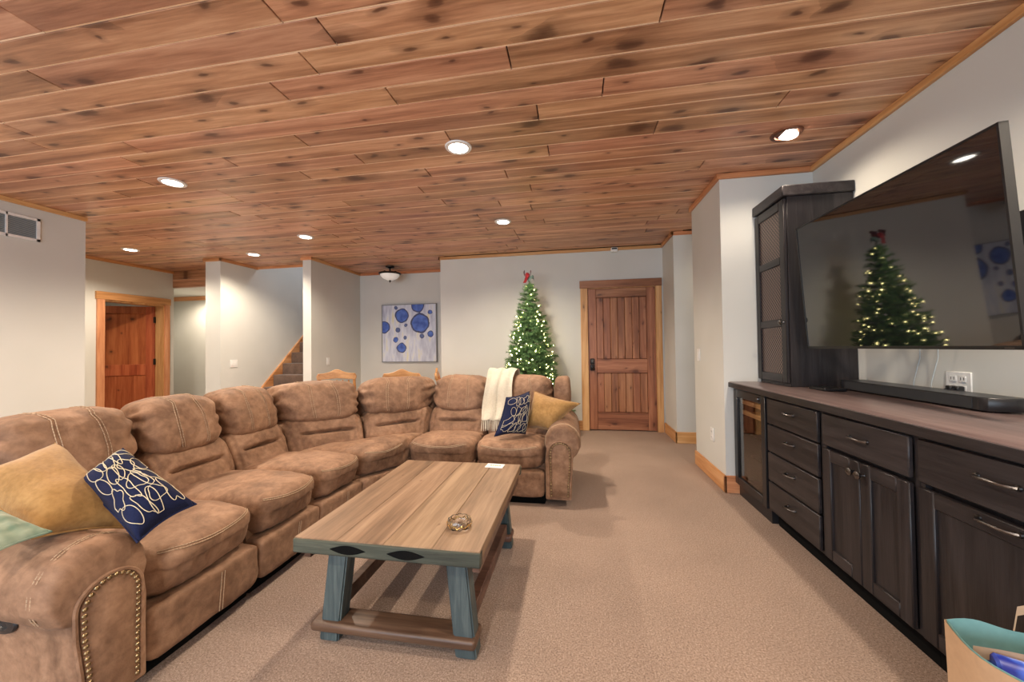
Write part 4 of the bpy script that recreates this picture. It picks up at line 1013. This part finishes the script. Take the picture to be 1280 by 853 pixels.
# ------------------------------------------------------------------ christmas tree
xt = thing('christmas_tree', (-.60, 4.82, 0), 'lit green artificial christmas tree with a red bow behind the sofa', 'christmas tree')
TXc, TYc = -.585, 4.80
obj('trunk', G().tube([(TXc, TYc, .0), (TXc, TYc, 1.0), (TXc, TYc, 2.05)], [.03, .022, .008], 8), M_BARK, xt)
g = G()
for k in range(4):
    a = k * PI / 2 + .4; g.tube([(TXc, TYc, .14), (TXc + .18 * math.cos(a), TYc + .18 * math.sin(a), .06), (TXc + .26 * math.cos(a), TYc + .26 * math.sin(a), .012)], .011, 6)
obj('stand', g, M_BLACK, xt)
rn = random.Random(4)
gN = G(); gB = G(); tips = []
def needle_clump(p, d, ln, cnt):
    d = d.normalized()
    for q in range(cnt):
        t = rn.random(); b0 = p + d * ln * t
        v = Vector((rn.gauss(0, 1), rn.gauss(0, 1), rn.gauss(0, 1))); v = (v - d * v.dot(d)).normalized()
        tip = b0 + (d * rn.uniform(.3, .9) + v * .8).normalized() * rn.uniform(.028, .05)
        sd = d.cross(v) * .0024
        A = gN.bm.verts.new(b0 + sd); B_ = gN.bm.verts.new(b0 - sd); C_ = gN.bm.verts.new(tip)
        gN.bm.faces.new((A, B_, C_))
z = .24
def rad(z): return max(.03, .56 * (1 - (z - .2) / 1.9) ** .92)
while z < 2.02:
    rr = rad(z); nb = max(5, int(7 + rr * 34))
    for k in range(nb):
        a = 2 * PI * (k + rn.random() * .8) / nb; L2 = rr * rn.uniform(.72, 1.06)
        d = Vector((math.cos(a), math.sin(a), rn.uniform(.02, .3)))
        p0 = Vector((TXc, TYc, z + rn.uniform(-.02, .02))); p1 = p0 + d * L2
        gB.tube([p0, p1], [.004, .002], 4)
        st_ = .3 if L2 > .2 else .1
        needle_clump(p0 + d * L2 * st_, d, L2 * (1 - st_), int(50 + L2 * 260))
        for q in range(3 if L2 > .15 else 1):
            s_ = rn.uniform(.35, .9); side = Vector((-d.y, d.x, rn.uniform(-.2, .4))) * rn.choice((-1, 1)); dd = (d * .8 + side * .7).normalized()
            b0 = p0 + d * L2 * s_; l3 = L2 * (1.05 - s_) * .55 + .05
            needle_clump(b0, dd, l3, int(26 + l3 * 200)); tips.append(b0 + dd * l3 * .8)
        tips.append(p1)
    z += .062
needle_clump(Vector((TXc, TYc, 1.98)), Vector((0, 0, 1)), .12, 60)
obj('branches', gB, M_BARK, xt, kind='stuff'); obj('needles', gN, M_NEEDLE, xt, ang=0, kind='stuff')
rn.shuffle(tips); proto = None
sel = [p for p in tips if .45 < p.z < 2.03][:260]
for p in sel:
    if proto is None:
        gg = G(); b = bmesh.new(); bmesh.ops.create_icosphere(b, subdivisions=1, radius=.0062); gg.merge(b, Matrix.Translation(p)); proto = obj('bulb', gg, M_BULB, xt); p00 = p
    else:
        o2 = proto.copy(); COL.objects.link(o2); o2.parent = xt; o2.location = p - p00
# bow on top
bw = None
g = G()
for s in (-1, 1):
    pts = [Vector((TXc - .02 + s * .06 * math.sin(t / 2) * (1 + .3 * math.cos(t)), TYc - .02 - .02 * math.sin(t * 2), 2.10 + .045 * (1 - math.cos(t)) * .9)) for t in [k * 2 * PI / 14 for k in range(15)]]
    n_ = len(pts)
    g.grid(lambda u, v, pts=pts, s=s: pts[min(int(u * (n_ - 1)), n_ - 1)] + Vector((0, (v - .5) * .07, (v - .5) * .03)), 15, 3)
g.grid(lambda u, v: Vector((TXc - .02 - .06 * u + .04 * v, TYc - .05 - .02 * math.sin(u * 5), 2.13 - .11 * u)), 7, 3)
b = bmesh.new(); bmesh.ops.create_icosphere(b, subdivisions=2, radius=.028); g.merge(b, Matrix.Translation((TXc - .02, TYc - .04, 2.125)))
bw = obj('bow', g, M_RED, xt, 60)
g = G()
for k in range(3):
    a = k * 2.1; g.grid(lambda u, v, a=a: Vector((TXc + .02 + .045 * math.cos(a + u * 2.5) , TYc - .02 + .03 * math.sin(a + u * 2), 2.03 + .05 * math.sin(u * 3) + v * .035)), 8, 3)
obj('ribbon', g, M_SAGE, xt, 60)
